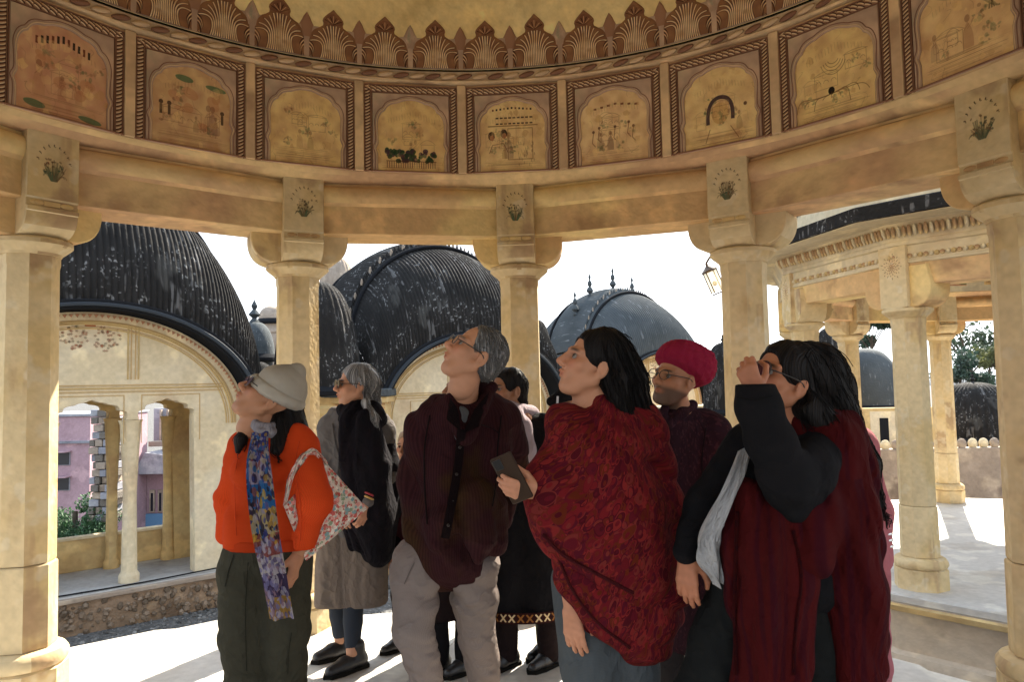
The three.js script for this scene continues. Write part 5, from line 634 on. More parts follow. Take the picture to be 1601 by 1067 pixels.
const blotch = (bg, cols, seedN, n, sz, extra) => canvas(1024, 1024, (x, w, h) => { let q = seedN; const r = () => { q = (q * 16807) % 2147483647; return q / 2147483647; }; x.fillStyle = bg; x.fillRect(0, 0, w, h); for (let i = 0; i < n; i++) { x.fillStyle = cols[Math.floor(r() * cols.length)]; const X = r() * w, Y = r() * h, R = sz * (0.4 + r()); if (extra === 'paisley') { x.save(); x.translate(X, Y); x.rotate(r() * 6.3); x.beginPath(); x.moveTo(0, -R); x.bezierCurveTo(R, -R, R * 1.1, R * 0.7, 0, R * 0.8); x.bezierCurveTo(-R * 0.9, R * 0.8, -R * 0.7, -R * 0.1, 0, -R); x.fill(); x.strokeStyle = cols[Math.floor(r() * cols.length)]; x.lineWidth = sz * 0.14; x.stroke(); x.fillStyle = cols[Math.floor(r() * cols.length)]; x.beginPath(); x.ellipse(R * 0.15, R * 0.25, R * 0.28, R * 0.34, 0, 0, 7); x.fill(); x.restore(); } else if (extra === 'flower') { x.beginPath(); for (let p = 0; p < 5; p++) { x.ellipse(X + Math.cos(p * 1.257) * R * 0.5, Y + Math.sin(p * 1.257) * R * 0.5, R * 0.45, R * 0.3, p * 1.257, 0, 7); } x.fill(); x.strokeStyle = cols[Math.floor(r() * cols.length)]; x.lineWidth = 3; x.beginPath(); x.moveTo(X, Y); x.quadraticCurveTo(X + R * 2 * (r() - 0.5) * 2, Y + R, X + R * 2 * (r() - 0.5), Y + R * 2); x.stroke(); } else { x.beginPath(); x.ellipse(X, Y, R, R * (0.4 + r() * 0.6), r() * 3, 0, 7); x.fill(); } } });

{ // 1: woman in the orange pullover
  const D = 2.9, f = V(-0.62, 0, 0.78).normalize();
  const j = { nk: J(430, 672, D), shL: J(380, 700, D + 0.0), shR: J(477, 702, D - 0.02), elL: J(358, 778, D + 0.03), elR: J(493, 783, 2.80), wrL: J(356, 838, D + 0.02), wrR: J(466, 866, 2.84), hipL: J(388, 868, D), hipR: J(448, 868, D), knL: J(383, 985, D), knR: J(446, 985, D + 0.02), anL: foot(390, D + 0.04), anR: foot(448, D + 0.05) };
  const head = { c: J(418, 624, D - 0.02), f: V(-0.64, 0.72, 0.44), u: V(0.62, 0.75, -0.25), s: 1.0, wide: 1.06, gaze: V(-0.6, 0.7, 0.4) };
  const { t, hd } = person({ label: 'person in bright orange pullover and cream beanie looking up, leftmost of the group', j, w: f, skin: SK.tan, head, hands: [{ w: j.wrR, d: V(-0.15, -1, 0.25), n: V(0.9, 0, 0.3), side: 1, curl: 0.5 }, { w: j.wrL, d: V(0.15, -1, 0.15), n: V(-0.9, 0, 0.3), side: -1, curl: 0.5 }] });
  const knit = hTex(256, (u, v) => 0.5 + 0.5 * Math.sin(u * 2 * PI * 40) * Math.cos(v * 2 * PI * 30), [6, 6]);
  const g_pullover = part('pullover', sdf([...torso(j, { sh: 0.062, ch: 0.105, wa: 0.118 }, f, 0.78), cap(J(390, 740, 2.82, 28), J(420, 740, 2.80, 28)), cap(J(376, 815, 2.86, 26), J(440, 815, 2.86, 26)), cap(J(376, 842, 2.87, 26), J(440, 842, 2.87, 26)), ...arm(mid(j.shL, j.nk, 0.08), j.elL, J(354, 836, D + 0.02), 0.060, 0.050, 0.040), ...arm(mid(j.shR, j.nk, 0.05), j.elR, J(474, 860, 2.80), 0.066, 0.060, 0.044), cap(J(428, 684, D - 0.02, 28), J(430, 672, D, 24))], { cell: 0.008, k: 0.03, cut: [(x, y, z) => at(400, 852, D).y - y], disp: folds(V(0.3, 1, 0.2), 46, 0.008, 2) }), cloth([0.80, 0.085, 0.016], [0.74, 0.066, 0.013], 3, { bump: knit, bs: 0.004, sheen: 0.5 }), t);
  part('waistband', sdf([0.2, 0.5, 0.8].map((q) => cap(mid(J(372, 838, D), J(470, 838, D), q), mid(J(372, 853, D), J(470, 853, D), q), { ra: 0.122, rb: 0.119, w: f, s: 0.8 })), { cell: 0.009, k: 0.04, cut: [(x, y) => at(400, 856, D).y - y, (x, y) => y - at(400, 838, D).y] }), cloth([0.72, 0.07, 0.014], [0.68, 0.06, 0.012], 5, { bump: knit, bs: 0.005 }), t);
  const ol = cloth([0.0527, 0.04836, 0.03224], [0.0372, 0.0341, 0.02356], 7);
  const g_trousers = part('trousers', sdf([...[0.25, 0.5, 0.75].map((q) => cap(mid(J(372, 842, D), J(466, 842, D), q), mid(j.hipL, j.hipR, q), { ra: 0.10, rb: 0.125, w: f, s: 0.85 })), ...leg(J(384, 880, D), J(384, 985, D), J(390, 1080, D + 0.02), 0.108, 0.100, 0.092), ...leg(J(450, 880, D), J(447, 985, D), J(447, 1080, D + 0.03), 0.104, 0.094, 0.082), cap(J(390, 1080, D + 0.02), foot(390, D + 0.04, 0.06), { ra: 0.092, rb: 0.10 }), cap(J(447, 1080, D + 0.03), foot(448, D + 0.05, 0.06), { ra: 0.082, rb: 0.095 })], { cell: 0.0095, k: 0.03, cut: [(x, y) => 0.03 - y], disp: folds(V(0.4, 1, 0), 30, 0.009, 5, 1.2) }), ol, t);
  shoe(t, j.anL, V(-0.5, 0, 1), mLeather); shoe(t, j.anR, V(-0.3, 0, 1), mLeather);
  // hair, beanie, scarf
  const hr = part('hair', sdf([cap(J(447, 622, D + 0.03, 20), J(440, 668, D - 0.04, 17)), cap(J(440, 665, D - 0.05, 17), J(432, 704, D - 0.13, 9)), cap(J(452, 640, D + 0.02, 22), J(466, 680, D, 17)), cap(J(466, 680, D, 17), J(486, 694, D - 0.05, 7)), cap(J(392, 655, D - 0.05, 6), J(376, 690, D - 0.08, 9)), cap(J(376, 688, D - 0.09, 9), J(372, 706, D - 0.1, 5))], { cell: 0.006, k: 0.02, disp: folds(V(1, 0.2, 0.3), 150, 0.003, 3) }), mHairDark, t); hairStrands(t, hr, hd, mHairDark, 90, 0.10);
  const rib = hTex(256, (u) => 0.5 + 0.5 * Math.sin(u * 2 * PI * 26), [6, 1]), mBn = cloth([0.74, 0.66, 0.54], [0.68, 0.60, 0.48], 11, { bump: rib, bs: 0.004 });
  const up = V(0.62, 0.70, -0.1).normalize(), bc = hd.L(0, 0.052, -0.012), bx = basis(V(-0.6, 0.4, 0.6), up);
  part('beanie', sdf([ell(bc.clone().addScaledVector(up, 0.012), 0.090, 0.088, 0.104, bx), cap(bc.clone().addScaledVector(up, 0.03), bc.clone().addScaledVector(up, 0.105), { ra: 0.072, rb: 0.030 })], { cell: 0.0055, k: 0.04, cut: [(x, y, z) => -((x - bc.x) * up.x + (y - bc.y) * up.y + (z - bc.z) * up.z) - 0.014], disp: folds(up, 70, 0.0035, 6) }), mBn, t);
  { const cf = []; for (let i = 0; i < 20; i++) { const A = (k) => bc.clone().addScaledVector(up, -0.006).addScaledVector(bx[0], Math.cos(k / 20 * 2 * PI) * 0.084).addScaledVector(bx[2], Math.sin(k / 20 * 2 * PI) * 0.099); cf.push(cap(A(i), A(i + 1), { ra: 0.022, rb: 0.022 })); } part('cuff', sdf(cf, { cell: 0.005, k: 0.01, disp: folds(bx[0], 110, 0.002, 8) }), mBn, t); }
  glasses(t, hd, mMetal, std({ color: new THREE.Color().setRGB(0.12, 0.05, 0.07), roughness: 0.15 }), 1.25);
  const scarfT = canvas(256, 1024, (x, w, h) => { let q = 77; const r = () => { q = (q * 16807) % 2147483647; return q / 2147483647; }; const c = ['#34386c', '#565482', '#8d8192', '#2c5a8c', '#9a8c74', '#7c4440', '#a09690', '#3c3048', '#8f6e38', '#302c3c']; for (let b = 0; b < 9; b++) { x.fillStyle = c[b % c.length]; x.fillRect(0, b * h / 9, w, h / 9 + 1); } for (let i = 0; i < 520; i++) { const Y = r() * h, yellow = Y > h * 0.36 && Y < h * 0.6; x.fillStyle = yellow && r() < 0.5 ? ['#b58a38', '#a8925c', '#28222c', '#3a3444'][Math.floor(r() * 4)] : Y > h * 0.58 ? ['#8e829a', '#6e688c', '#a59ca4', '#544a68', '#7f6470'][Math.floor(r() * 5)] : c[Math.floor(r() * c.length)]; x.globalAlpha = 0.8; x.beginPath(); x.ellipse(r() * w, Y, 5 + r() * 20, 4 + r() * 20, r() * 3, 0, 7); x.fill(); } x.globalAlpha = 1; x.fillStyle = 'rgba(30,74,130,0.7)'; x.fillRect(6, 60, 24, 330); });
  scarfT.repeat.set(1, -1);
  const sm1 = cloth(null, null, 0, { map: scarfT });
  part('scarf', ribbon([J(407, 676, 2.76), J(404, 715, 2.70), J(409, 780, 2.655), J(418, 850, 2.665), J(429, 905, 2.69), J(441, 968, 2.71)], (v) => lerp(0.062, 0.092, sm(0, 0.35, v)) , 0.008, V(0.97, 0.06, -0.1).normalize(), 14, 90), sm1, t);
  part('neck_scarf', sdf([...chain([J(398, 658, 2.83, 6), J(404, 666, 2.79, 7), J(420, 669, 2.79, 7), J(440, 662, 2.85, 7)]), ...chain([J(398, 666, 2.81, 6), J(408, 676, 2.77, 7), J(424, 678, 2.78, 7), J(444, 670, 2.85, 6)])], { cell: 0.005, k: 0.006, disp: folds(V(0.2, 1, 0), 140, 0.002, 2) }), cloth([0.341, 0.31, 0.31], [0.186, 0.1736, 0.2046], 14), t);
  { const ln = std({ color: new THREE.Color().setRGB(0.016, 0.015, 0.010) }); seam('pocket_seam', t, g_trousers, [[366, 868], [358, 892], [352, 918]], 0.0022, ln); seam('crease', t, g_trousers, [[388, 880], [384, 960], [386, 1050]], 0.0016, ln); seam('crease', t, g_trousers, [[456, 990], [452, 1020], [450, 1055]], 0.0016, ln); const kn = std({ color: new THREE.Color().setRGB(0.55, 0.05, 0.01) }); seam('sleeve_seam', t, g_pullover, [[468, 690], [462, 730], [470, 790], [470, 846]], 0.002, kn); seam('sleeve_seam', t, g_pullover, [[378, 694], [368, 740], [368, 800], [370, 838]], 0.002, kn); }
  // tote bag on the shoulder
  const bagT = blotch('#cfc0b0', ['#b0423f', '#c8655c', '#d9938a', '#8a9a7c', '#7fa0a0', '#e6dccf', '#a8584c', '#dccabb'], 321, 900, 26, 'flower'); bagT.repeat.set(0.85, 0.85);
  const bag = thing('tote_bag', 'floral printed cloth tote bag hanging from the shoulder of the orange pullover wearer', 'bag', J(510, 800, 2.9)), C = [J(508, 722, 2.90), J(574, 796, 2.99), J(478, 878, 2.86), J(444, 792, 2.745)], nb = C[1].clone().sub(C[3]).cross(C[0].clone().sub(C[2])).normalize();
  const bg = (sg) => gridGeo(20, 20, (u, v) => { const a = mid(C[3], C[0], u), b = mid(C[2], C[1], u), p = mid(a, b, v), e = Math.pow(Math.sin(u * PI), 0.6) * Math.pow(Math.sin(v * PI), 0.6); return p.addScaledVector(nb, sg * (0.002 + 0.026 * e) + 0.006 * Math.sin(u * 7 + v * 5) * e); });
  const b2 = bg(-1); b2.index.array.reverse(); b2.computeVertexNormals(); const mBag = cloth(null, null, 0, { map: bagT, bs: 0.003 }); part('bag_panel', bg(1), mBag, bag); part('bag_panel', b2, mBag, bag);
  part('strap', ribbon([J(446, 788, 2.735), J(454, 750, 2.715), J(468, 722, 2.71), J(484, 708, 2.76), J(497, 712, 2.84), J(510, 728, 2.90)], () => 0.034, 0.006, V(0.55, 0.45, 0.45).normalize(), 6, 50), mBag, bag);
}

{ // 2: woman with long grey hair
  const D = 4.06, f = V(-0.75, 0, 0.66).normalize();
  const j = { nk: J(560, 643, D), shL: J(515, 668, D), shR: J(598, 668, D + 0.03), elL: J(508, 735, D - 0.02), elR: J(606, 745, D), wrL: J(524, 795, D - 0.18), wrR: J(578, 785, D - 0.2), hipL: J(528, 815, D), hipR: J(578, 815, D), knL: J(528, 925, D + 0.1), knR: J(553, 925, D - 0.02), anL: foot(530, D + 0.14), anR: foot(548, D - 0.06) };
  const head = { c: J(556, 604, D), f: V(-0.86, 0.10, 0.42), s: 1.0 };
  const { t, hd } = person({ label: 'person with long grey hair, sunglasses, black scarf and taupe skirt behind the orange pullover', j, w: f, skin: SK.fair.map((v) => v * 0.92), head, hands: [{ w: j.wrR, d: V(-0.25, -0.9, 0.3), n: V(0.6, 0.2, 0.7), side: 1, curl: 0.7 }, { w: j.wrL, d: V(0.5, -0.75, 0.1), n: V(-0.3, 0.2, 0.9), side: -1, curl: 0.7 }] });
  const g_jacket = part('jacket', sdf([...torso(j, { sh: 0.066, ch: 0.10, wa: 0.12 }, f, 0.75), ...arm(j.shL, j.elL, j.wrL, 0.066, 0.055, 0.042), ...arm(j.shR, j.elR, j.wrR, 0.066, 0.055, 0.042), cap(J(540, 655, D - 0.05, 10), J(522, 645, D, 6))], { cell: 0.0095, k: 0.035, cut: [(x, y) => at(550, 838, D).y - y], disp: folds(V(0.3, 1, 0), 40, 0.007, 12) }), cloth([0.1488, 0.1333, 0.124], [0.1178, 0.1054, 0.1023], 21), t);
  { const lp = cloth([0.20, 0.18, 0.17], [0.17, 0.155, 0.145], 27); seam('lapel_edge', t, g_jacket, [[533, 668], [530, 720], [527, 790]], 0.004, lp); seam('lapel_edge', t, g_jacket, [[520, 662], [524, 690], [530, 712]], 0.003, lp); }
  part('skirt', sdf([...[0.15, 0.5, 0.85].map((q) => cap(mid(J(512, 820, D), J(590, 820, D), q), mid(J(508, 938, D), J(588, 938, D), q), { ra: 0.10, rb: 0.115, w: f, s: 0.9 }))], { cell: 0.0095, k: 0.04, cut: [(x, y) => at(550, 944, D).y - y], disp: folds(V(1, 0.05, 0.5), 46, 0.012, 15, 1) }), cloth([0.186, 0.1457, 0.1178], [0.155, 0.1209, 0.0992], 22), t);
  part('scarf', sdf([cap(J(537, 640, D - 0.05, 14), J(578, 640, D - 0.02, 16)), cap(J(540, 655, D - 0.08, 15), J(585, 655, D - 0.04, 16)), ...chain([J(566, 660, D - 0.10, 22), J(580, 730, D - 0.13, 30), J(582, 800, D - 0.12, 34), J(590, 862, D - 0.08, 24)]), ...chain([J(590, 668, D + 0.03, 20), J(606, 730, D + 0.02, 17), J(608, 800, D, 18), J(598, 865, D - 0.02, 16)]), ...chain([J(545, 660, D - 0.12, 14), J(548, 720, D - 0.15, 18), J(550, 800, D - 0.15, 20), J(556, 850, D - 0.12, 14)])], { cell: 0.0085, k: 0.03, amp: 0.03, disp: folds(V(1, 0.1, 0.4), 62, 0.014, 17, 1) }), cloth([0.00868, 0.00868, 0.01054], [0.01364, 0.00992, 0.01364], 23, { sheen: 0.1 }), t);
  const hr = part('hair', sdf([ell(hd.L(0, 0.040, -0.018), 0.085, 0.095, 0.106, hd.B), cap(hd.L(0, 0.02, -0.08), J(586, 632, D + 0.06), { ra: 0.05, rb: 0.034 }), cap(hd.L(-0.06, 0.03, -0.01), J(578, 640, D - 0.05), { ra: 0.034, rb: 0.022 }), ...chain([J(580, 628, D + 0.02, 9), J(592, 655, D, 8), J(600, 684, D - 0.02, 4)]), ...chain([J(572, 630, D - 0.09, 7), J(584, 655, D - 0.13, 6), J(590, 680, D - 0.14, 3)]), cap(hd.L(0.06, 0.03, -0.02), J(556, 640, D + 0.12), { ra: 0.03, rb: 0.02 }), ell(hd.L(0, -0.02, 0.120), 0.085 * hd.s, 0.10 * hd.s, 0.085 * hd.s, hd.B, { sub: true, k: 0.01 }), ell(hd.L(-0.07, -0.05, 0.07), 0.05, 0.05, 0.05, hd.B, { sub: true, k: 0.01 })], { cell: 0.006, k: 0.025, disp: folds(V(1, -0.5, 0.2), 130, 0.004, 25, 0.7) }), mHairGrey, t); hairStrands(t, hr, hd, mHairGrey, 160, 0.16, { fly: 0.006 });
  glasses(t, hd, mMetal, mShade, 1.35);
  const lg = std({ color: new THREE.Color().setRGB(0.03, 0.035, 0.045) }); part('leggings', sdf([...leg(j.knL, mid(j.knL, j.anL, 0.5), mid(j.knL, j.anL, 0.85), 0.06, 0.052, 0.042), ...leg(j.knR, mid(j.knR, j.anR, 0.5), mid(j.knR, j.anR, 0.85), 0.06, 0.052, 0.042)], { cell: 0.008, k: 0.01 }), lg, t);
  shoe(t, j.anL, V(-0.75, 0, 0.65), mLeather, 1.0); shoe(t, j.anR, V(-0.7, 0, 0.75), mLeather, 1.0);
  for (const k of [0, 1]) part('bracelet', place(new THREE.TorusGeometry(0.032, 0.006, 6, 18).rotateX(1.2), hd, 0, 0, 0).translate(j.wrR.x - hd.L(0, 0, 0).x, j.wrR.y - hd.L(0, 0, 0).y + 0.02 + k * 0.02, j.wrR.z - hd.L(0, 0, 0).z), std({ color: k ? 0xa8343c : 0xc9a25a, roughness: 0.4 }), t);
}

{ // 3: man in the dark maroon shirt
  const D = 3.0, f = V(-0.6, 0, 0.8).normalize();
  const j = { nk: J(722, 622, D), shL: J(667, 662, D - 0.02), shR: J(785, 655, D + 0.12), elL: J(644, 755, D + 0.03), elR: J(802, 740, D + 0.22), wrL: J(648, 830, D - 0.02), wrR: J(782, 812, D + 0.14), hipL: J(664, 868, D - 0.02), hipR: J(735, 868, D + 0.04), knL: J(646, 985, D - 0.10), knR: J(748, 1000, D + 0.06), anL: foot(684, D + 0.02), anR: foot(755, D + 0.2) };
  const head = { c: J(742, 557, D - 0.02), f: V(-0.76, 0.60, 0.34), u: V(0.55, 0.80, -0.12), s: 1.10, wide: 1.08, gaze: V(-0.7, 0.65, 0.3), brow: [0.16, 0.12, 0.09] };
  const { t, hd } = person({ label: 'person with short grey hair, dark maroon open shirt and pale trousers, mid stride', j, w: f, skin: SK.fair, head, hands: [{ w: j.wrL, d: V(0.1, -1, 0.1), n: V(-0.8, 0, 0.6), side: -1, curl: 0.5 }, { w: j.wrR, d: V(-0.2, -1, 0), n: V(0.8, 0, -0.4), side: 1, curl: 0.5 }] });
  const shT = pixTex(512, (u, v) => { const m = fbm(u, v, 3, 4, 66), st = 0.5 + 0.5 * Math.sin(u * 2 * PI * 60); const c = mix3([0.034, 0.0105, 0.012], [0.040, 0.019, 0.008], sm(0.4, 0.65, m)); return c.map((q) => q * (0.75 + 0.4 * st)); }, [1.2, 1.2]);
  const mS = cloth(null, null, 0, { map: shT, sheen: 0.15 });
  const g_shirt = part('shirt', sdf([...torso(j, { sh: 0.07, ch: 0.118, wa: 0.135 }, f, 0.78), ...arm(j.shL, j.elL, j.wrL, 0.078, 0.062, 0.052), ...arm(j.shR, j.elR, j.wrR, 0.085, 0.072, 0.058), cap(J(690, 820, D - 0.10, 30), J(684, 846, D - 0.12, 16)), ...chain([J(745, 780, D - 0.06, 36), J(752, 838, D - 0.10, 26), J(745, 876, D - 0.13, 9)]), cap(J(760, 800, D, 40), J(772, 845, D - 0.02, 26)), cap(J(700, 655, D - 0.04, 30), J(760, 645, D + 0.08, 34)), ...chain([J(722, 690, D - 0.13, 10), J(708, 650, D - 0.10, 9), J(702, 622, D - 0.06, 8)]), ...chain([J(728, 690, D - 0.12, 10), J(752, 640, D - 0.06, 11), J(768, 606, D + 0.04, 12)]), cap(J(768, 606, D + 0.04, 12), J(722, 606, D + 0.12, 12)), { a: J(716, 612, D - 0.15), b: J(720, 658, D - 0.19), ra: 0.042, rb: 0.010, sub: true, k: 0.01 }], { cell: 0.008, k: 0.022, amp: 0.03, disp: folds(V(0.75, 0.75, 0.3), 40, 0.013, 31, 1.4) }), mS, t);
  { const mC = cloth([0.010, 0.005, 0.006], [0.013, 0.006, 0.006], 34, { sheen: 0 }); band('placket', t, g_shirt, [[722, 672], [716, 730], [706, 790], [696, 842]], 0.034, mC); flap('collar_flap', t, g_shirt, [[704, 622], [716, 640], [721, 676], [698, 656]], mC); flap('collar_flap', t, g_shirt, [[766, 612], [742, 640], [724, 678], [748, 668]], mC); const bt = std({ color: 0x2a201c, roughness: 0.4 }); for (const [x, y] of [[719, 700], [714, 742], [708, 784], [701, 822]]) part('button', new THREE.SphereGeometry(0.006, 8, 6).translate(...onFront(g_shirt, x, y, 0.012).toArray()), bt, t); const ln = std({ color: new THREE.Color().setRGB(0.006, 0.003, 0.003) }); seam('sleeve_seam', t, g_shirt, [[672, 650], [664, 700], [664, 760], [668, 820]], 0.003, ln); seam('sleeve_seam', t, g_shirt, [[784, 650], [778, 700], [776, 750], [770, 792]], 0.003, ln); seam('yoke_seam', t, g_shirt, [[752, 664], [772, 672], [782, 680]], 0.002, ln); }
  part('undershirt', sdf([cap(J(718, 652, D - 0.06, 18), J(722, 680, D - 0.09, 12))], { cell: 0.008, k: 0.02 }), cloth([0.186, 0.1984, 0.2108], [0.1612, 0.1736, 0.186], 33), t);
  const tr = cloth([0.2232, 0.1767, 0.155], [0.186, 0.1519, 0.1364], 36);
  const g_trousers = part('trousers', sdf([...[0.2, 0.5, 0.8].map((q) => cap(mid(J(650, 862, D + 0.01), J(745, 862, D + 0.05), q), mid(j.hipL, j.hipR, q), { ra: 0.085, rb: 0.10, w: f, s: 0.85 })), ...leg(J(652, 885, D - 0.01), j.knL, mid(j.knL, j.anL, 0.9), 0.112, 0.080, 0.064), ...leg(J(738, 885, D + 0.04), j.knR, mid(j.knR, j.anR, 0.92), 0.108, 0.080, 0.058)], { cell: 0.0085, k: 0.02, amp: 0.03, disp: folds(V(0.5, 1, 0.1), 50, 0.011, 37, 1.3) }), tr, t);
  { const ln = std({ color: new THREE.Color().setRGB(0.13, 0.105, 0.095) }); seam('pocket_seam', t, g_trousers, [[648, 880], [640, 896], [632, 914]], 0.0022, ln); }
  shoe(t, j.anL, V(-0.6, 0, 0.8), mLeather, 1.1); shoe(t, j.anR, V(-0.5, 0, 0.85), mLeather, 1.1);
  const hr = part('hair', sdf([ell(hd.L(0, 0.034, -0.016), 0.0795 * hd.s, 0.0915 * hd.s, 0.0985 * hd.s, hd.B), ell(hd.L(0, -0.015, -0.055), 0.08, 0.05, 0.058, hd.B), ell(hd.L(0, 0.0, 0.122), 0.104, 0.128, 0.108, hd.B, { sub: true, k: 0.01 }), ell(hd.L(-0.082, -0.02, 0.005), 0.03, 0.045, 0.032, hd.B, { sub: true, k: 0.01 }), ell(hd.L(0.082, -0.02, 0.005), 0.03, 0.045, 0.032, hd.B, { sub: true, k: 0.01 })], { cell: 0.005, k: 0.02, disp: folds(V(0.3, 1, 0.5), 240, 0.0012, 39, 1) }), mHairGrey, t); hairStrands(t, hr, hd, mHairGrey, 800, 0.034, { fly: 0.004, front: 0.075 });
  glasses(t, hd, mMetal, mLens, 1.0);
}

{ // 4: woman in the red paisley shawl, with her phone
  const D = 2.5, f = V(-0.85, 0, 0.5).normalize();
  const j = { nk: J(938, 632, D), shL: J(890, 672, D - 0.06), shR: J(992, 668, D + 0.06), elL: J(862, 770, D - 0.10), elR: J(1028, 790, D + 0.05), wrL: J(836, 772, D - 0.10), wrR: J(1000, 880, D - 0.1), hipL: J(905, 900, D), hipR: J(975, 900, D), knL: J(922, 1050, D), knR: J(985, 1050, D), anL: foot(925, D + 0.05), anR: foot(985, D + 0.1) };
  const head = { c: J(927, 572, D), f: V(-0.90, 0.38, 0.24), u: V(0.38, 0.92, 0), s: 1.05, gaze: V(-0.85, 0.5, 0.2) };
  const wl = J(892, 952, D - 0.12);
  const { t, hd } = person({ label: 'person wrapped in red paisley shawl with long dark hair, seen in profile', j, w: f, skin: SK.fair.map((v, i) => v * [0.94, 0.9, 0.88][i]), head, hands: [{ w: J(842, 768, D - 0.16), d: V(-0.75, 0.12, 0.3), n: V(0.15, -0.35, 0.93), side: 1, curl: 0.75, sc: 0.95 }, { w: wl, d: V(0.12, -1, 0.02), n: V(-0.3, 0, 0.95), side: -1, curl: 0.28, sc: 0.95 }] });
  const pa = blotch('#4e0f14', ['#68181c', '#5c141a', '#5a1c16', '#4c111c', '#6a2622', '#460e16', '#582012', '#742220', '#54121b'], 55, 1100, 46, 'paisley'); pa.repeat.set(2.1, 2.1);
  const mP = cloth(null, null, 0, { map: pa, sheen: 0.35, bs: 0.004 }), fd = folds(V(0.7, 0.7, 0.2), 32, 0.017, 41, 1.0);
  const g_shawl = part('shawl', sdf([cap(j.shL, j.shR, { ra: 0.085, rb: 0.085, w: f, s: 0.8 }), cap(J(940, 640, D, 26), J(945, 665, D, 46)), ...chain([J(892, 680, D - 0.06, 38), J(866, 745, D - 0.10, 40), J(868, 800, D - 0.11, 42)]), ...chain([J(995, 680, D + 0.05, 44), J(1022, 780, D + 0.02, 40), J(1040, 860, D - 0.02, 28)]), cap(J(935, 720, D - 0.04, 76), J(945, 820, D - 0.06, 88)), cap(J(945, 820, D - 0.06, 88), J(985, 890, D - 0.05, 66)), cap(J(890, 830, D - 0.09, 52), J(960, 890, D - 0.08, 60)), cap(J(880, 790, D - 0.12, 48), J(925, 860, D - 0.12, 48))], { cell: 0.0085, k: 0.05, amp: 0.03, disp: fd, cut: [(x, y, z) => { const a = at(842, 850, D), b = at(1000, 940, D), s = (b.y - a.y) / (b.x - a.x); return (a.y + s * (x - a.x) - y) * 0.86; }], ur: 0.24, shear: -0.5 }), mP, t);
  const g_shawl_fold = part('shawl_fold', sdf([...chain([J(866, 840, D - 0.13, 16), J(905, 900, D - 0.12, 40), J(950, 950, D - 0.10, 48), J(1002, 1004, D - 0.08, 38)]), ...chain([J(960, 880, D - 0.04, 70), J(1010, 930, D, 58), J(1015, 1000, D - 0.02, 42)]), cap(J(1045, 860, D + 0.02, 24), J(1052, 960, D + 0.02, 22))], { cell: 0.0085, k: 0.04, amp: 0.03, disp: folds(V(0.65, 0.75, 0.2), 38, 0.017, 44, 0.9), shear: -0.6 }), mP, t, 'lower wrap of the shawl, darker, ending in a point');
  { const rl = cloth([0.10, 0.012, 0.014], [0.075, 0.01, 0.012], 48); seam('edge_roll', t, g_shawl, [[848, 836], [880, 868], [930, 896], [990, 928]], 0.006, rl); seam('edge_roll', t, g_shawl_fold, [[868, 858], [892, 918], [930, 970], [985, 1014]], 0.005, rl); }
  part('trousers', sdf([...leg(J(912, 905, D), J(925, 1040, D), foot(925, D + 0.05, 0.1), 0.11, 0.10, 0.085), ...leg(J(975, 905, D + 0.02), J(982, 1040, D + 0.03), foot(985, D + 0.1, 0.1), 0.11, 0.10, 0.085)], { cell: 0.0095, k: 0.03, disp: folds(V(1, 0.2, 0), 40, 0.007, 45, 1) }), cloth([0.0806, 0.0899, 0.093], [0.062, 0.0682, 0.07316], 46), t);
  shoe(t, j.anL, V(-0.8, 0, 0.5), mLeather); shoe(t, j.anR, V(-0.8, 0, 0.5), mLeather);
  const hr = part('hair', sdf([ell(hd.L(0, 0.040, -0.019), 0.085 * hd.s, 0.094 * hd.s, 0.105 * hd.s, hd.B), ...chain([hd.L(0, 0.03, -0.09), J(976, 590, D + 0.02), J(985, 635, D + 0.03), J(990, 670, D + 0.02)].map((p, i) => { p.r = [0.065, 0.068, 0.060, 0.03][i]; return p; })), cap(J(962, 600, D - 0.05, 24), J(975, 655, D - 0.06, 15)), cap(hd.L(-0.07, 0.05, 0.0), hd.L(-0.075, 0.0, -0.055), { ra: 0.026, rb: 0.035 }), ell(hd.L(0, -0.02, 0.120), 0.085 * hd.s, 0.10 * hd.s, 0.085 * hd.s, hd.B, { sub: true, k: 0.01 }), ell(hd.L(-0.092, -0.026, 0.022), 0.034, 0.042, 0.052, hd.B, { sub: true, k: 0.008 }), ell(hd.L(0.092, -0.026, 0.022), 0.034, 0.042, 0.052, hd.B, { sub: true, k: 0.008 })], { cell: 0.006, k: 0.03, disp: folds(V(1, -0.15, 0.4), 120, 0.0035, 47, 0.5) }), mHairDark, t); hairStrands(t, hr, hd, mHairDark, 320, 0.16, { fly: 0.008 });
  part('earring', new THREE.SphereGeometry(0.006, 8, 6).translate(...hd.L(-0.082, -0.042, 0.0).toArray()), std({ color: 0xd8c9a0, metalness: 0.8, roughness: 0.3 }), t);
  const pc = J(800, 748, D - 0.19), ph = thing('phone', 'brown cased phone held out in the hand of the red paisley shawl wearer', 'phone', pc), X = at(822, 735, D - 0.19).sub(at(785, 728, D - 0.16)).normalize(), Yd = at(790, 715, D - 0.19).sub(at(824, 780, D - 0.19)).normalize(), Zd = X.clone().cross(Yd).normalize(), Xo = Yd.clone().cross(Zd), Mx = new THREE.Matrix4().makeBasis(Xo, Yd, Zd).setPosition(pc), q = (n, g, m, p = ph) => part(n, g.applyMatrix4(Mx), m, p);
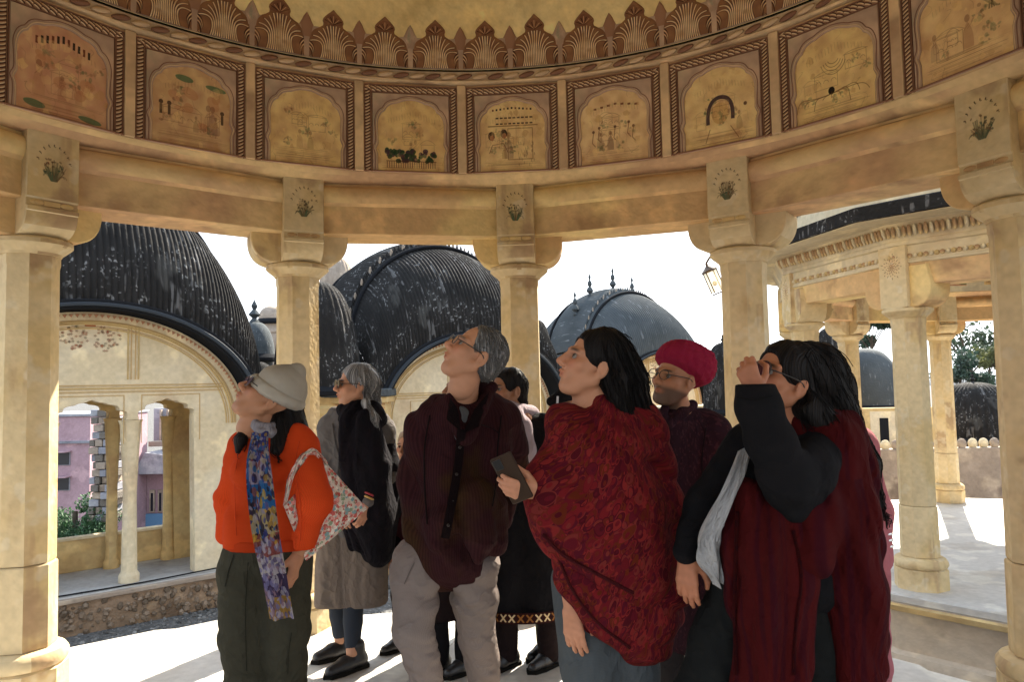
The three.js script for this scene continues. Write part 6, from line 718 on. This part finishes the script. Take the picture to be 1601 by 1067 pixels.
  const cs = q('case', new RoundedBoxGeometry(0.080, 0.160, 0.013, 3, 0.006), std({ color: new THREE.Color().setRGB(0.035, 0.018, 0.009), roughness: 0.6, specularIntensity: 0.4 })); q('screen', new RoundedBoxGeometry(0.071, 0.150, 0.002, 2, 0.001).translate(0, 0, -0.0068), std({ color: 0x050506, roughness: 0.1 }), cs); q('camera_bump', new RoundedBoxGeometry(0.03, 0.034, 0.004, 2, 0.002).translate(-0.018, 0.055, 0.0075), std({ color: 0x0a0909, roughness: 0.3 }), cs);
}

{ // 5: man in the crimson turban
  const D = 3.2, f = V(-0.62, 0, 0.78).normalize();
  const j = { nk: J(1060, 650, D), shL: J(1012, 678, D), shR: J(1118, 680, D + 0.06), elL: J(1004, 760, D + 0.02), elR: J(1130, 762, D + 0.08), wrL: J(1010, 835, D - 0.04), wrR: J(1120, 840, D), hipL: J(1035, 850, D), hipR: J(1095, 850, D), knL: J(1035, 985, D), knR: J(1095, 985, D), anL: foot(1035, D + 0.03), anR: foot(1100, D + 0.06) };
  const head = { c: J(1056, 594, D - 0.02), f: V(-0.78, 0.20, 0.56), u: V(0.2, 0.97, 0), s: 1.03, beard: [0.07, 0.042, 0.028], gaze: V(-0.75, 0.35, 0.5) };
  const { t, hd } = person({ label: 'bearded person in crimson turban and dark plum kurta behind the paisley shawl', j, w: f, skin: SK.tan, head, hands: [{ w: j.wrL, d: V(0, -1, 0.1), n: V(-0.8, 0, 0.5), side: -1, curl: 0.4 }, { w: j.wrR, d: V(0, -1, 0.1), n: V(0.8, 0, 0.4), side: 1, curl: 0.4 }] });
  const kT = pixTex(512, (u, v) => { const m = fbm(u, v, 4, 4, 88), a = fbm(u, v, 40, 2, 91); const c = mix3([0.024, 0.011, 0.016], [0.034, 0.014, 0.020], m); return mix3(c, [0.055, 0.02, 0.026], sm(0.62, 0.72, a)); }, [2, 2]), mK = cloth(null, null, 0, { map: kT });
  const g_kurta = part('kurta', sdf([...torso(j, { sh: 0.068, ch: 0.112, wa: 0.12 }, f, 0.75), ...[0.2, 0.8].map((q) => cap(mid(j.hipL, j.hipR, q), mid(j.knL, j.knR, q).add(V(0, 0.02, 0)), { ra: 0.12, rb: 0.13, w: f, s: 0.9 })), ...arm(j.shL, j.elL, mid(j.elL, j.wrL, 0.95), 0.068, 0.056, 0.045), ...arm(j.shR, j.elR, mid(j.elR, j.wrR, 0.95), 0.072, 0.058, 0.045), cap(J(1050, 660, D - 0.05, 20), J(1066, 656, D + 0.02, 22)), { a: J(1046, 640, D - 0.10), b: J(1040, 668, D - 0.13), ra: 0.03, rb: 0.006, sub: true, k: 0.01 }], { cell: 0.0095, k: 0.035, disp: folds(V(0.4, 1, 0.2), 36, 0.007, 51) }), mK, t);
  { const ln = std({ color: new THREE.Color().setRGB(0.010, 0.005, 0.007) }); seam('placket_seam', t, g_kurta, [[1046, 668], [1046, 710], [1046, 760]], 0.002, ln); seam('placket_seam', t, g_kurta, [[1030, 668], [1031, 710], [1032, 760]], 0.002, ln); seam('sleeve_seam', t, g_kurta, [[1104, 668], [1098, 710], [1098, 770]], 0.0025, ln); }
  part('collar', sdf([...chain([J(1040, 664, D - 0.10, 7), J(1036, 648, D - 0.09, 7), J(1040, 638, D - 0.05, 7)]), ...chain([J(1046, 664, D - 0.10, 8), J(1066, 646, D - 0.06, 9), J(1082, 634, D + 0.02, 9)])], { cell: 0.006, k: 0.012 }), mK, t);
  const mBtn = std({ color: 0xcfc4b0, roughness: 0.4 }); for (const y of [664, 694, 722, 750]) part('button', new THREE.SphereGeometry(0.008, 8, 6).translate(...J(1040 - (y - 664) * 0.03, y, D - 0.128 - (y - 664) * 0.0002).toArray()), mBtn, t);
  part('trousers', sdf([...leg(j.knL, mid(j.knL, j.anL, 0.5), mid(j.knL, j.anL, 0.95), 0.085, 0.075, 0.065), ...leg(j.knR, mid(j.knR, j.anR, 0.5), mid(j.knR, j.anR, 0.95), 0.085, 0.075, 0.065)], { cell: 0.012, k: 0.02 }), cloth([0.031, 0.0279, 0.0279], [0.0248, 0.0217, 0.0217], 52), t);
  shoe(t, j.anL, V(-0.6, 0, 0.8), mLeather); shoe(t, j.anR, V(-0.5, 0, 0.85), mLeather);
  const wraps = [ell(hd.L(0, 0.080, -0.046), 0.108, 0.094, 0.132, hd.B), ell(hd.L(0, 0.06, -0.085), 0.098, 0.078, 0.095, hd.B)];
  for (let k = 0; k < 6; k++) { const pts = [], ti = -0.30 + k * 0.21, yo = 0.040 + k * 0.019; for (let i = 0; i <= 22; i++) { const a = i / 22 * 2 * PI, x = Math.sin(a), z = Math.cos(a), yy = yo + 0.055 * z * (0.9 - k * 0.12) + 0.02 * ti * x, q = Math.sqrt(Math.max(0.05, 1 - ((yy - 0.080) / 0.094) ** 2)); pts.push(hd.L(x * 0.107 * q, yy, -0.046 + z * 0.130 * q)); } for (let i = 0; i < 22; i++) wraps.push({ a: pts[i], b: pts[i + 1], ra: 0.0125, rb: 0.0125, k: 0.008 }); }
  part('turban', sdf(wraps, { cell: 0.0055, k: 0.03, disp: folds(V(0.35, 1, -0.2), 120, 0.003, 55, 0.4) }), cloth([0.30, 0.022, 0.050], [0.2604, 0.0124, 0.0434], 56, { sheen: 0.4 }), t);
  glasses(t, hd, mMetal, mLens, 1.1);
}

{ // 6: woman at the right with the dark red shawl, arm raised to her face
  const D = 2.3, f = V(-0.8, 0, 0.6).normalize();
  const j = { nk: J(1240, 652, D + 0.02), shL: J(1165, 700, D + 0.03), shR: J(1300, 700, D + 0.02), elL: J(1098, 790, D + 0.02), elR: J(1230, 752, D - 0.18), wrL: J(1074, 868, D - 0.02), wrR: J(1176, 640, D - 0.20), hipL: J(1190, 900, D), hipR: J(1280, 900, D), knL: J(1185, 1060, D), knR: J(1290, 1060, D), anL: foot(1190, D + 0.04), anR: foot(1290, D + 0.08) };
  const head = { c: J(1222, 598, D + 0.04), f: V(-0.84, 0.40, 0.36), u: V(0.4, 0.9, 0), s: 1.08 };
  const { t, hd } = person({ label: 'person in long dark red shawl raising a black sleeved arm to the face', j, w: f, skin: SK.tan.map((v, i) => v * [1.0, 0.88, 0.86][i]), head, hands: [{ w: J(1182, 616, D - 0.17), d: V(-0.25, 0.85, -0.15), n: V(-0.5, 0.25, 0.85), side: 1, curl: 1.15, sc: 0.88 }, { w: j.wrL, d: V(-0.06, -1, 0.1), n: V(-0.5, 0, 0.85), side: -1, curl: 0.35, sc: 0.98 }] });
  const blk = cloth([0.00744, 0.00744, 0.00806], [0.01116, 0.00992, 0.01116], 61, { sheen: 0.08 });
  const g_black_top = part('black_top', sdf([...torso(j, { sh: 0.062, ch: 0.10, wa: 0.12 }, f, 0.75), ...chain([J(1288, 700, D - 0.02, 40), J(1262, 738, D - 0.14, 40), J(1228, 748, D - 0.20, 40), J(1204, 690, D - 0.22, 37), J(1184, 636, D - 0.21, 33), J(1180, 612, D - 0.20, 31)]), ...chain([J(1232, 745, D - 0.19, 40), J(1240, 782, D - 0.16, 34)]), cap(J(1262, 742, D - 0.13, 38), J(1256, 786, D - 0.13, 30)), ...arm(j.shL, j.elL, J(1072, 864, D - 0.02), 0.068, 0.056, 0.040)], { cell: 0.008, k: 0.03, cut: [(x, y, z) => { const a = at(1177, 601, D - 0.23); return Math.hypot(x - a.x, z - a.z) < 0.11 ? y - a.y : -1; }], disp: folds(V(0.5, 1, 0.2), 40, 0.005, 63) }), blk, t);
  part('skirt', sdf([...[0.1, 0.5, 0.9].map((q) => cap(mid(J(1150, 880, D), J(1275, 900, D), q), mid(J(1085, 1120, D + 0.04), J(1300, 1120, D + 0.06), q), { ra: 0.09, rb: 0.12 })), cap(J(1085, 1120, D + 0.04), foot(1085, D + 0.05, 0.1), { ra: 0.12, rb: 0.11 }), cap(J(1200, 1120, D + 0.04), foot(1200, D + 0.05, 0.1), { ra: 0.12, rb: 0.11 }), cap(J(1300, 1120, D + 0.04), foot(1300, D + 0.05, 0.1), { ra: 0.12, rb: 0.11 })], { cell: 0.0095, k: 0.05, amp: 0.02, cut: [(x, y) => 0.06 - y], disp: folds(V(1, 0.35, 0.2), 44, 0.012, 64, 0.8) }), cloth([0.009, 0.0095, 0.0095], [0.013, 0.0135, 0.013], 62), t);
  shoe(t, j.anL, V(-0.7, 0, 0.7), mLeather); shoe(t, j.anR, V(-0.7, 0, 0.7), mLeather);
  part('white_stole', ribbon([J(1166, 700, D - 0.10), J(1150, 745, D - 0.15), J(1126, 798, D - 0.165), J(1112, 842, D - 0.16), J(1116, 878, D - 0.13), J(1124, 915, D - 0.10)], (v) => lerp(0.06, 0.105, sm(0, 0.5, v)) * (1 - 0.75 * sm(0.72, 1, v)), 0.008, V(0.9, 0.35, -0.25).normalize(), 24, 60, 0.011), cloth([0.50, 0.49, 0.49], [0.45, 0.44, 0.44], 66), t);
  const rT = pixTex(512, (u, v) => { const m = fbm(u, v * 0.5, 4, 4, 97), s = fbm(u, v * 0.12, 24, 2, 98), c = mix3([0.036, 0.0032, 0.003], [0.062, 0.0045, 0.005], m); return mix3(c, [0.024, 0.0025, 0.007], 0.6 * sm(0.5, 0.7, s)); }, [1.5, 0.8]), mR = cloth(null, null, 0, { map: rT, sheen: 0.3 });
  part('shawl', sdf([...chain([J(1262, 668, D - 0.02, 34), J(1300, 690, D + 0.02, 48), J(1345, 720, D + 0.10, 24)]), ...chain([J(1300, 700, D - 0.04, 48), J(1322, 800, D - 0.06, 52), J(1338, 920, D - 0.06, 46), J(1350, 1050, D - 0.05, 38), J(1352, 1180, D - 0.04, 38)]), ...chain([J(1345, 730, D + 0.04, 30), J(1358, 850, D + 0.02, 26), J(1362, 1000, D, 24), J(1362, 1180, D, 24)]), ...chain([J(1285, 720, D - 0.08, 30), J(1276, 800, D - 0.12, 44), J(1262, 860, D - 0.13, 44)])], { cell: 0.0085, k: 0.04, amp: 0.03, disp: folds(V(1, 0.22, 0.35), 46, 0.020, 67, 0.9), cut: [(x, y) => 0.14 - y] }), mR, t);
  const g_shawl_fold = part('shawl_fold', sdf([...chain([J(1172, 780, D - 0.12, 34), J(1182, 850, D - 0.13, 50), J(1190, 950, D - 0.12, 48), J(1192, 1080, D - 0.10, 46), J(1194, 1180, D - 0.08, 44)]), ...chain([J(1226, 800, D - 0.12, 44), J(1238, 900, D - 0.13, 42), J(1228, 1040, D - 0.12, 34), J(1226, 1180, D - 0.1, 34)])], { cell: 0.0085, k: 0.04, amp: 0.03, disp: folds(V(1, -0.1, 0.3), 50, 0.019, 68, 0.9), cut: [(x, y) => 0.14 - y] }), mR, t);
  const hr = part('hair', sdf([ell(hd.L(0, 0.040, -0.019), 0.086 * hd.s, 0.096 * hd.s, 0.106 * hd.s, hd.B), ...chain([hd.L(0, 0.05, -0.07), J(1275, 580, D + 0.08), J(1290, 640, D + 0.08), J(1318, 690, D + 0.07), J(1352, 726, D + 0.06), J(1372, 790, D + 0.05)].map((p, i) => { p.r = [0.085, 0.088, 0.088, 0.07, 0.042, 0.02][i]; return p; })), cap(J(1262, 640, D - 0.03, 26), J(1300, 672, D - 0.05, 22)), cap(hd.L(-0.072, 0.05, 0.01), hd.L(-0.08, 0.0, -0.06), { ra: 0.026, rb: 0.04 }), ell(hd.L(0, -0.02, 0.120), 0.085 * hd.s, 0.10 * hd.s, 0.085 * hd.s, hd.B, { sub: true, k: 0.01 }), ell(hd.L(-0.092, -0.026, 0.022), 0.034, 0.042, 0.052, hd.B, { sub: true, k: 0.008 }), ell(hd.L(0.092, -0.026, 0.022), 0.034, 0.042, 0.052, hd.B, { sub: true, k: 0.008 })], { cell: 0.0065, k: 0.03, disp: folds(V(1, 0.8, 0.4), 110, 0.004, 69, 0.5) }), mHairDark, t); hairStrands(t, hr, hd, mHairDark, 380, 0.18, { fly: 0.009 });
  part('earring', new THREE.TorusGeometry(0.011, 0.003, 6, 14).translate(...hd.L(-0.084, -0.055, 0.0).toArray()), std({ color: 0xd8c9a0, metalness: 0.8, roughness: 0.3 }), t);
  seam('edge_roll', t, g_shawl_fold, [[1152, 800], [1150, 880], [1148, 960], [1150, 1055]], 0.005, mR); seam('edge_roll', t, g_shawl_fold, [[1240, 830], [1252, 900], [1244, 980], [1240, 1055]], 0.005, mR); { const ln = std({ color: new THREE.Color().setRGB(0.004, 0.004, 0.004) }); seam('cuff_seam', t, g_black_top, [[1152, 622], [1178, 626], [1206, 620]], 0.002, ln); }
  glasses(t, hd, mMetal, std({ color: new THREE.Color().setRGB(0.06, 0.015, 0.025), roughness: 0.12 }), 1.35);
}

function standIn(o) { // people further back, mostly hidden by those in front
  const D = o.d, f = o.f || V(-0.7, 0, 0.7).normalize(), x = o.x, k = o.k || 1, dx = (m) => x + m * 1149 / D, hy = (h) => at(x, 600, D).y, P = (m, h, dd = 0) => { const p = at(dx(m), 600, D + dd); p.y = h * k; return p; };
  const j = { nk: P(0, 1.36), shL: P(-0.16, 1.29), shR: P(0.16, 1.29, 0.05), elL: P(-0.2, 1.02), elR: P(0.2, 1.02, 0.04), wrL: P(-0.17, 0.80, -0.08), wrR: P(0.17, 0.80, -0.06), hipL: P(-0.09, 0.82), hipR: P(0.09, 0.82), knL: P(-0.1 + (o.stL || 0), 0.45), knR: P(0.1 + (o.stR || 0), 0.45), anL: P(-0.1 + (o.stL || 0), 0.09 / k), anR: P(0.1 + (o.stR || 0), 0.09 / k) };
  if (o.j) Object.assign(j, o.j);
  const head = { c: o.hc || P(-0.03, 1.52), f: o.hf || V(-0.8, 0.2, 0.5), s: (o.hs || 1) };
  const r = person({ label: o.label, j, w: f, skin: o.skin || SK.tan, head, hands: [{ w: j.wrL, d: V(0.1, -1, 0.1), n: V(-0.8, 0, 0.5), side: -1, curl: 0.5 }, { w: j.wrR, d: V(-0.1, -1, 0.1), n: V(0.8, 0, 0.4), side: 1, curl: 0.5 }] });
  part('coat', sdf([...torso(j, { sh: 0.064 * k, ch: 0.10 * k, wa: 0.115 * k }, f, 0.78), ...(o.hem ? [0.1, 0.9].map((q) => cap(mid(j.hipL, j.hipR, q), mid(P(-0.12, o.hem), P(0.12, o.hem), q), { ra: 0.11 * k, rb: 0.13 * k })) : []), ...arm(j.shL, j.elL, mid(j.elL, j.wrL, 0.92), 0.064 * k, 0.054 * k, 0.042 * k), ...arm(j.shR, j.elR, mid(j.elR, j.wrR, 0.92), 0.064 * k, 0.054 * k, 0.042 * k)], { cell: 0.0105, k: 0.035, amp: 0.02, cut: [(X, Y) => (o.hem ? o.hem * k : 0.72 * k) - Y], disp: folds(V(1, 0.3, 0.2), 40, 0.008, o.x) }), o.coat, r.t);
  part('trousers', sdf([...leg(j.hipL, j.knL, mid(j.knL, j.anL, 0.9), 0.095 * k, 0.07 * k, 0.062 * k), ...leg(j.hipR, j.knR, mid(j.knR, j.anR, 0.9), 0.095 * k, 0.07 * k, 0.062 * k)], { cell: 0.011, k: 0.02, disp: folds(V(0.4, 1, 0), 40, 0.005, o.x) }), o.legs, r.t);
  shoe(r.t, j.anL, f, mLeather, 0.95 * Math.sqrt(k)); shoe(r.t, j.anR, f, mLeather, 0.95 * Math.sqrt(k));
  const hd = r.hd; const hr = part('hair', sdf([ell(hd.L(0, 0.040, -0.019), 0.085 * hd.s, 0.094 * hd.s, 0.105 * hd.s, hd.B), ...(o.long ? [cap(hd.L(0, 0.0, -0.08), hd.L(0, -0.17, -0.10), { ra: 0.055, rb: 0.035 })] : []), ell(hd.L(0, -0.02, 0.117), 0.085 * hd.s, 0.10 * hd.s, 0.085 * hd.s, hd.B, { sub: true, k: 0.01 }), ell(hd.L(-0.092, -0.026, 0.022), 0.034, 0.042, 0.052, hd.B, { sub: true, k: 0.008 }), ell(hd.L(0.092, -0.026, 0.022), 0.034, 0.042, 0.052, hd.B, { sub: true, k: 0.008 })], { cell: 0.007, k: 0.025, disp: folds(V(1, -0.2, 0.4), 130, 0.003, 77, 0.5) }), o.hair || mHairDark, r.t); hairStrands(r.t, hr, hd, o.hair || mHairDark, 70, 0.08);
  return r;
}
const blackC = cloth([0.00806, 0.00744, 0.00868], [0.0124, 0.01116, 0.0124], 81, { sheen: 0.1 }), oliveC = cloth([0.0744, 0.0775, 0.0527], [0.0558, 0.0589, 0.0403], 82), darkC = cloth([0.0186, 0.01116, 0.01116], [0.01364, 0.00868, 0.00868], 83);
{ // 7: behind the man, pale pink stole and long black dress with a patterned hem
  const D = 4.0, r = standIn({ label: 'person in pale pink stole and long black dress behind the maroon shirt', d: D, x: 812, hem: 0.32, coat: blackC, legs: darkC, hc: J(793, 612, D), hf: V(-0.75, 0.1, 0.6), hs: 1.0, long: true, skin: SK.brown, stL: 0.0, stR: 0.03 });
  part('stole', sdf([...chain([J(800, 640, D - 0.08, 12), J(814, 668, D - 0.12, 16), J(822, 705, D - 0.14, 15), J(826, 735, D - 0.14, 8)]), cap(J(798, 640, D - 0.08, 12), J(830, 648, D + 0.05, 14))], { cell: 0.0075, k: 0.02, disp: folds(V(1, 0.2, 0), 70, 0.004, 85) }), cloth([0.3844, 0.31, 0.3286], [0.341, 0.2728, 0.2976], 84), r.t);
  const hemT = canvas(512, 64, (x, w, h) => { x.fillStyle = '#2a0f0c'; x.fillRect(0, 0, w, h); for (let i = 0; i < 16; i++) { x.strokeStyle = i % 3 ? '#cdb48a' : '#8a5a2c'; x.lineWidth = 7; x.beginPath(); x.moveTo(i * 32 + 4, 10); x.lineTo(i * 32 + 26, 54); x.moveTo(i * 32 + 26, 10); x.lineTo(i * 32 + 4, 54); x.stroke(); } });
  const c = mid(r.j.hipL, r.j.hipR, 0.5), ax = mid(at(770, 600, D), at(866, 600, D), 0.5); const hg = new THREE.CylinderGeometry(0.238, 0.245, 0.055, 48, 1, true); { const p = hg.attributes.position; for (let i = 0; i < p.count; i++) p.setZ(i, p.getZ(i) * 0.62); const u = hg.attributes.uv; for (let i = 0; i < u.count; i++) u.setX(i, u.getX(i) * 2); } part('hem_border', hg.translate(c.x + 0.005, 0.345, c.z), std({ map: hemT }), r.t);
}
{ // 8: black jacket behind the paisley shawl
  const D = 4.15, r = standIn({ label: 'person in black piped jacket and olive trousers, mostly hidden behind the paisley shawl', d: D, x: 880, coat: blackC, legs: oliveC, hc: J(905, 590, D), hs: 1.0, skin: SK.fair, stL: -0.02, stR: -0.06 });
  part('collar', sdf([...chain([J(862, 628, D - 0.06, 8), J(880, 618, D - 0.08, 10), J(905, 616, D, 10)])], { cell: 0.007, k: 0.02 }), blackC, r.t);
  for (const p of [[J(872, 620, D - 0.13), J(870, 650, D - 0.15), J(864, 690, D - 0.155)], [J(846, 664, D - 0.06), J(852, 690, D - 0.09), J(850, 716, D - 0.09)]]) part('piping', tube(p, 0.006, 6, 20), std({ color: 0xd8d8dc }), r.t);
}
standIn({ label: 'person in dark dress almost wholly hidden behind the maroon shirt', d: 3.95, x: 712, hem: 0.34, coat: darkC, legs: blackC, hc: J(722, 612, 3.98), hs: 0.95, skin: SK.brown, long: true, stL: -0.02, stR: -0.06 });
standIn({ label: 'fair haired child peeping out at the left of the maroon shirt', d: 4.3, x: 650, k: 0.78, hc: J(640, 699, 4.3), hf: V(-0.4, 0.05, 0.9), hs: 0.82, coat: cloth([0.062, 0.0124, 0.0155], [0.0496, 0.00992, 0.0124], 87), legs: darkC, skin: SK.fair, hair: std({ color: new THREE.Color().setRGB(0.30, 0.20, 0.11), roughness: 0.5 }) });
{ // 10: pink kurta behind the dark red shawl
  const D = 2.85, r = standIn({ label: 'person in pink kurta with silver bangles, hidden behind the dark red shawl', d: D, x: 1300, coat: cloth([0.372, 0.124, 0.1302], [0.3224, 0.0992, 0.1116], 88), legs: cloth([0.341, 0.1116, 0.124], [0.31, 0.0992, 0.1116], 89), hc: J(1296, 618, D), hs: 0.95, long: true, skin: SK.brown, j: { shR: J(1345, 700, D), elR: J(1372, 800, D), wrR: J(1378, 880, D - 0.05) } });
  for (let k = 0; k < 4; k++) part('bangle', new THREE.TorusGeometry(0.042, 0.006, 6, 20).rotateX(PI / 2).translate(...mid(r.j.elR, r.j.wrR, 0.3 + k * 0.12).toArray()), std({ color: 0xd9d4d0, metalness: 0.7, roughness: 0.3 }), r.t);
}
renderer.render(scene, camera);
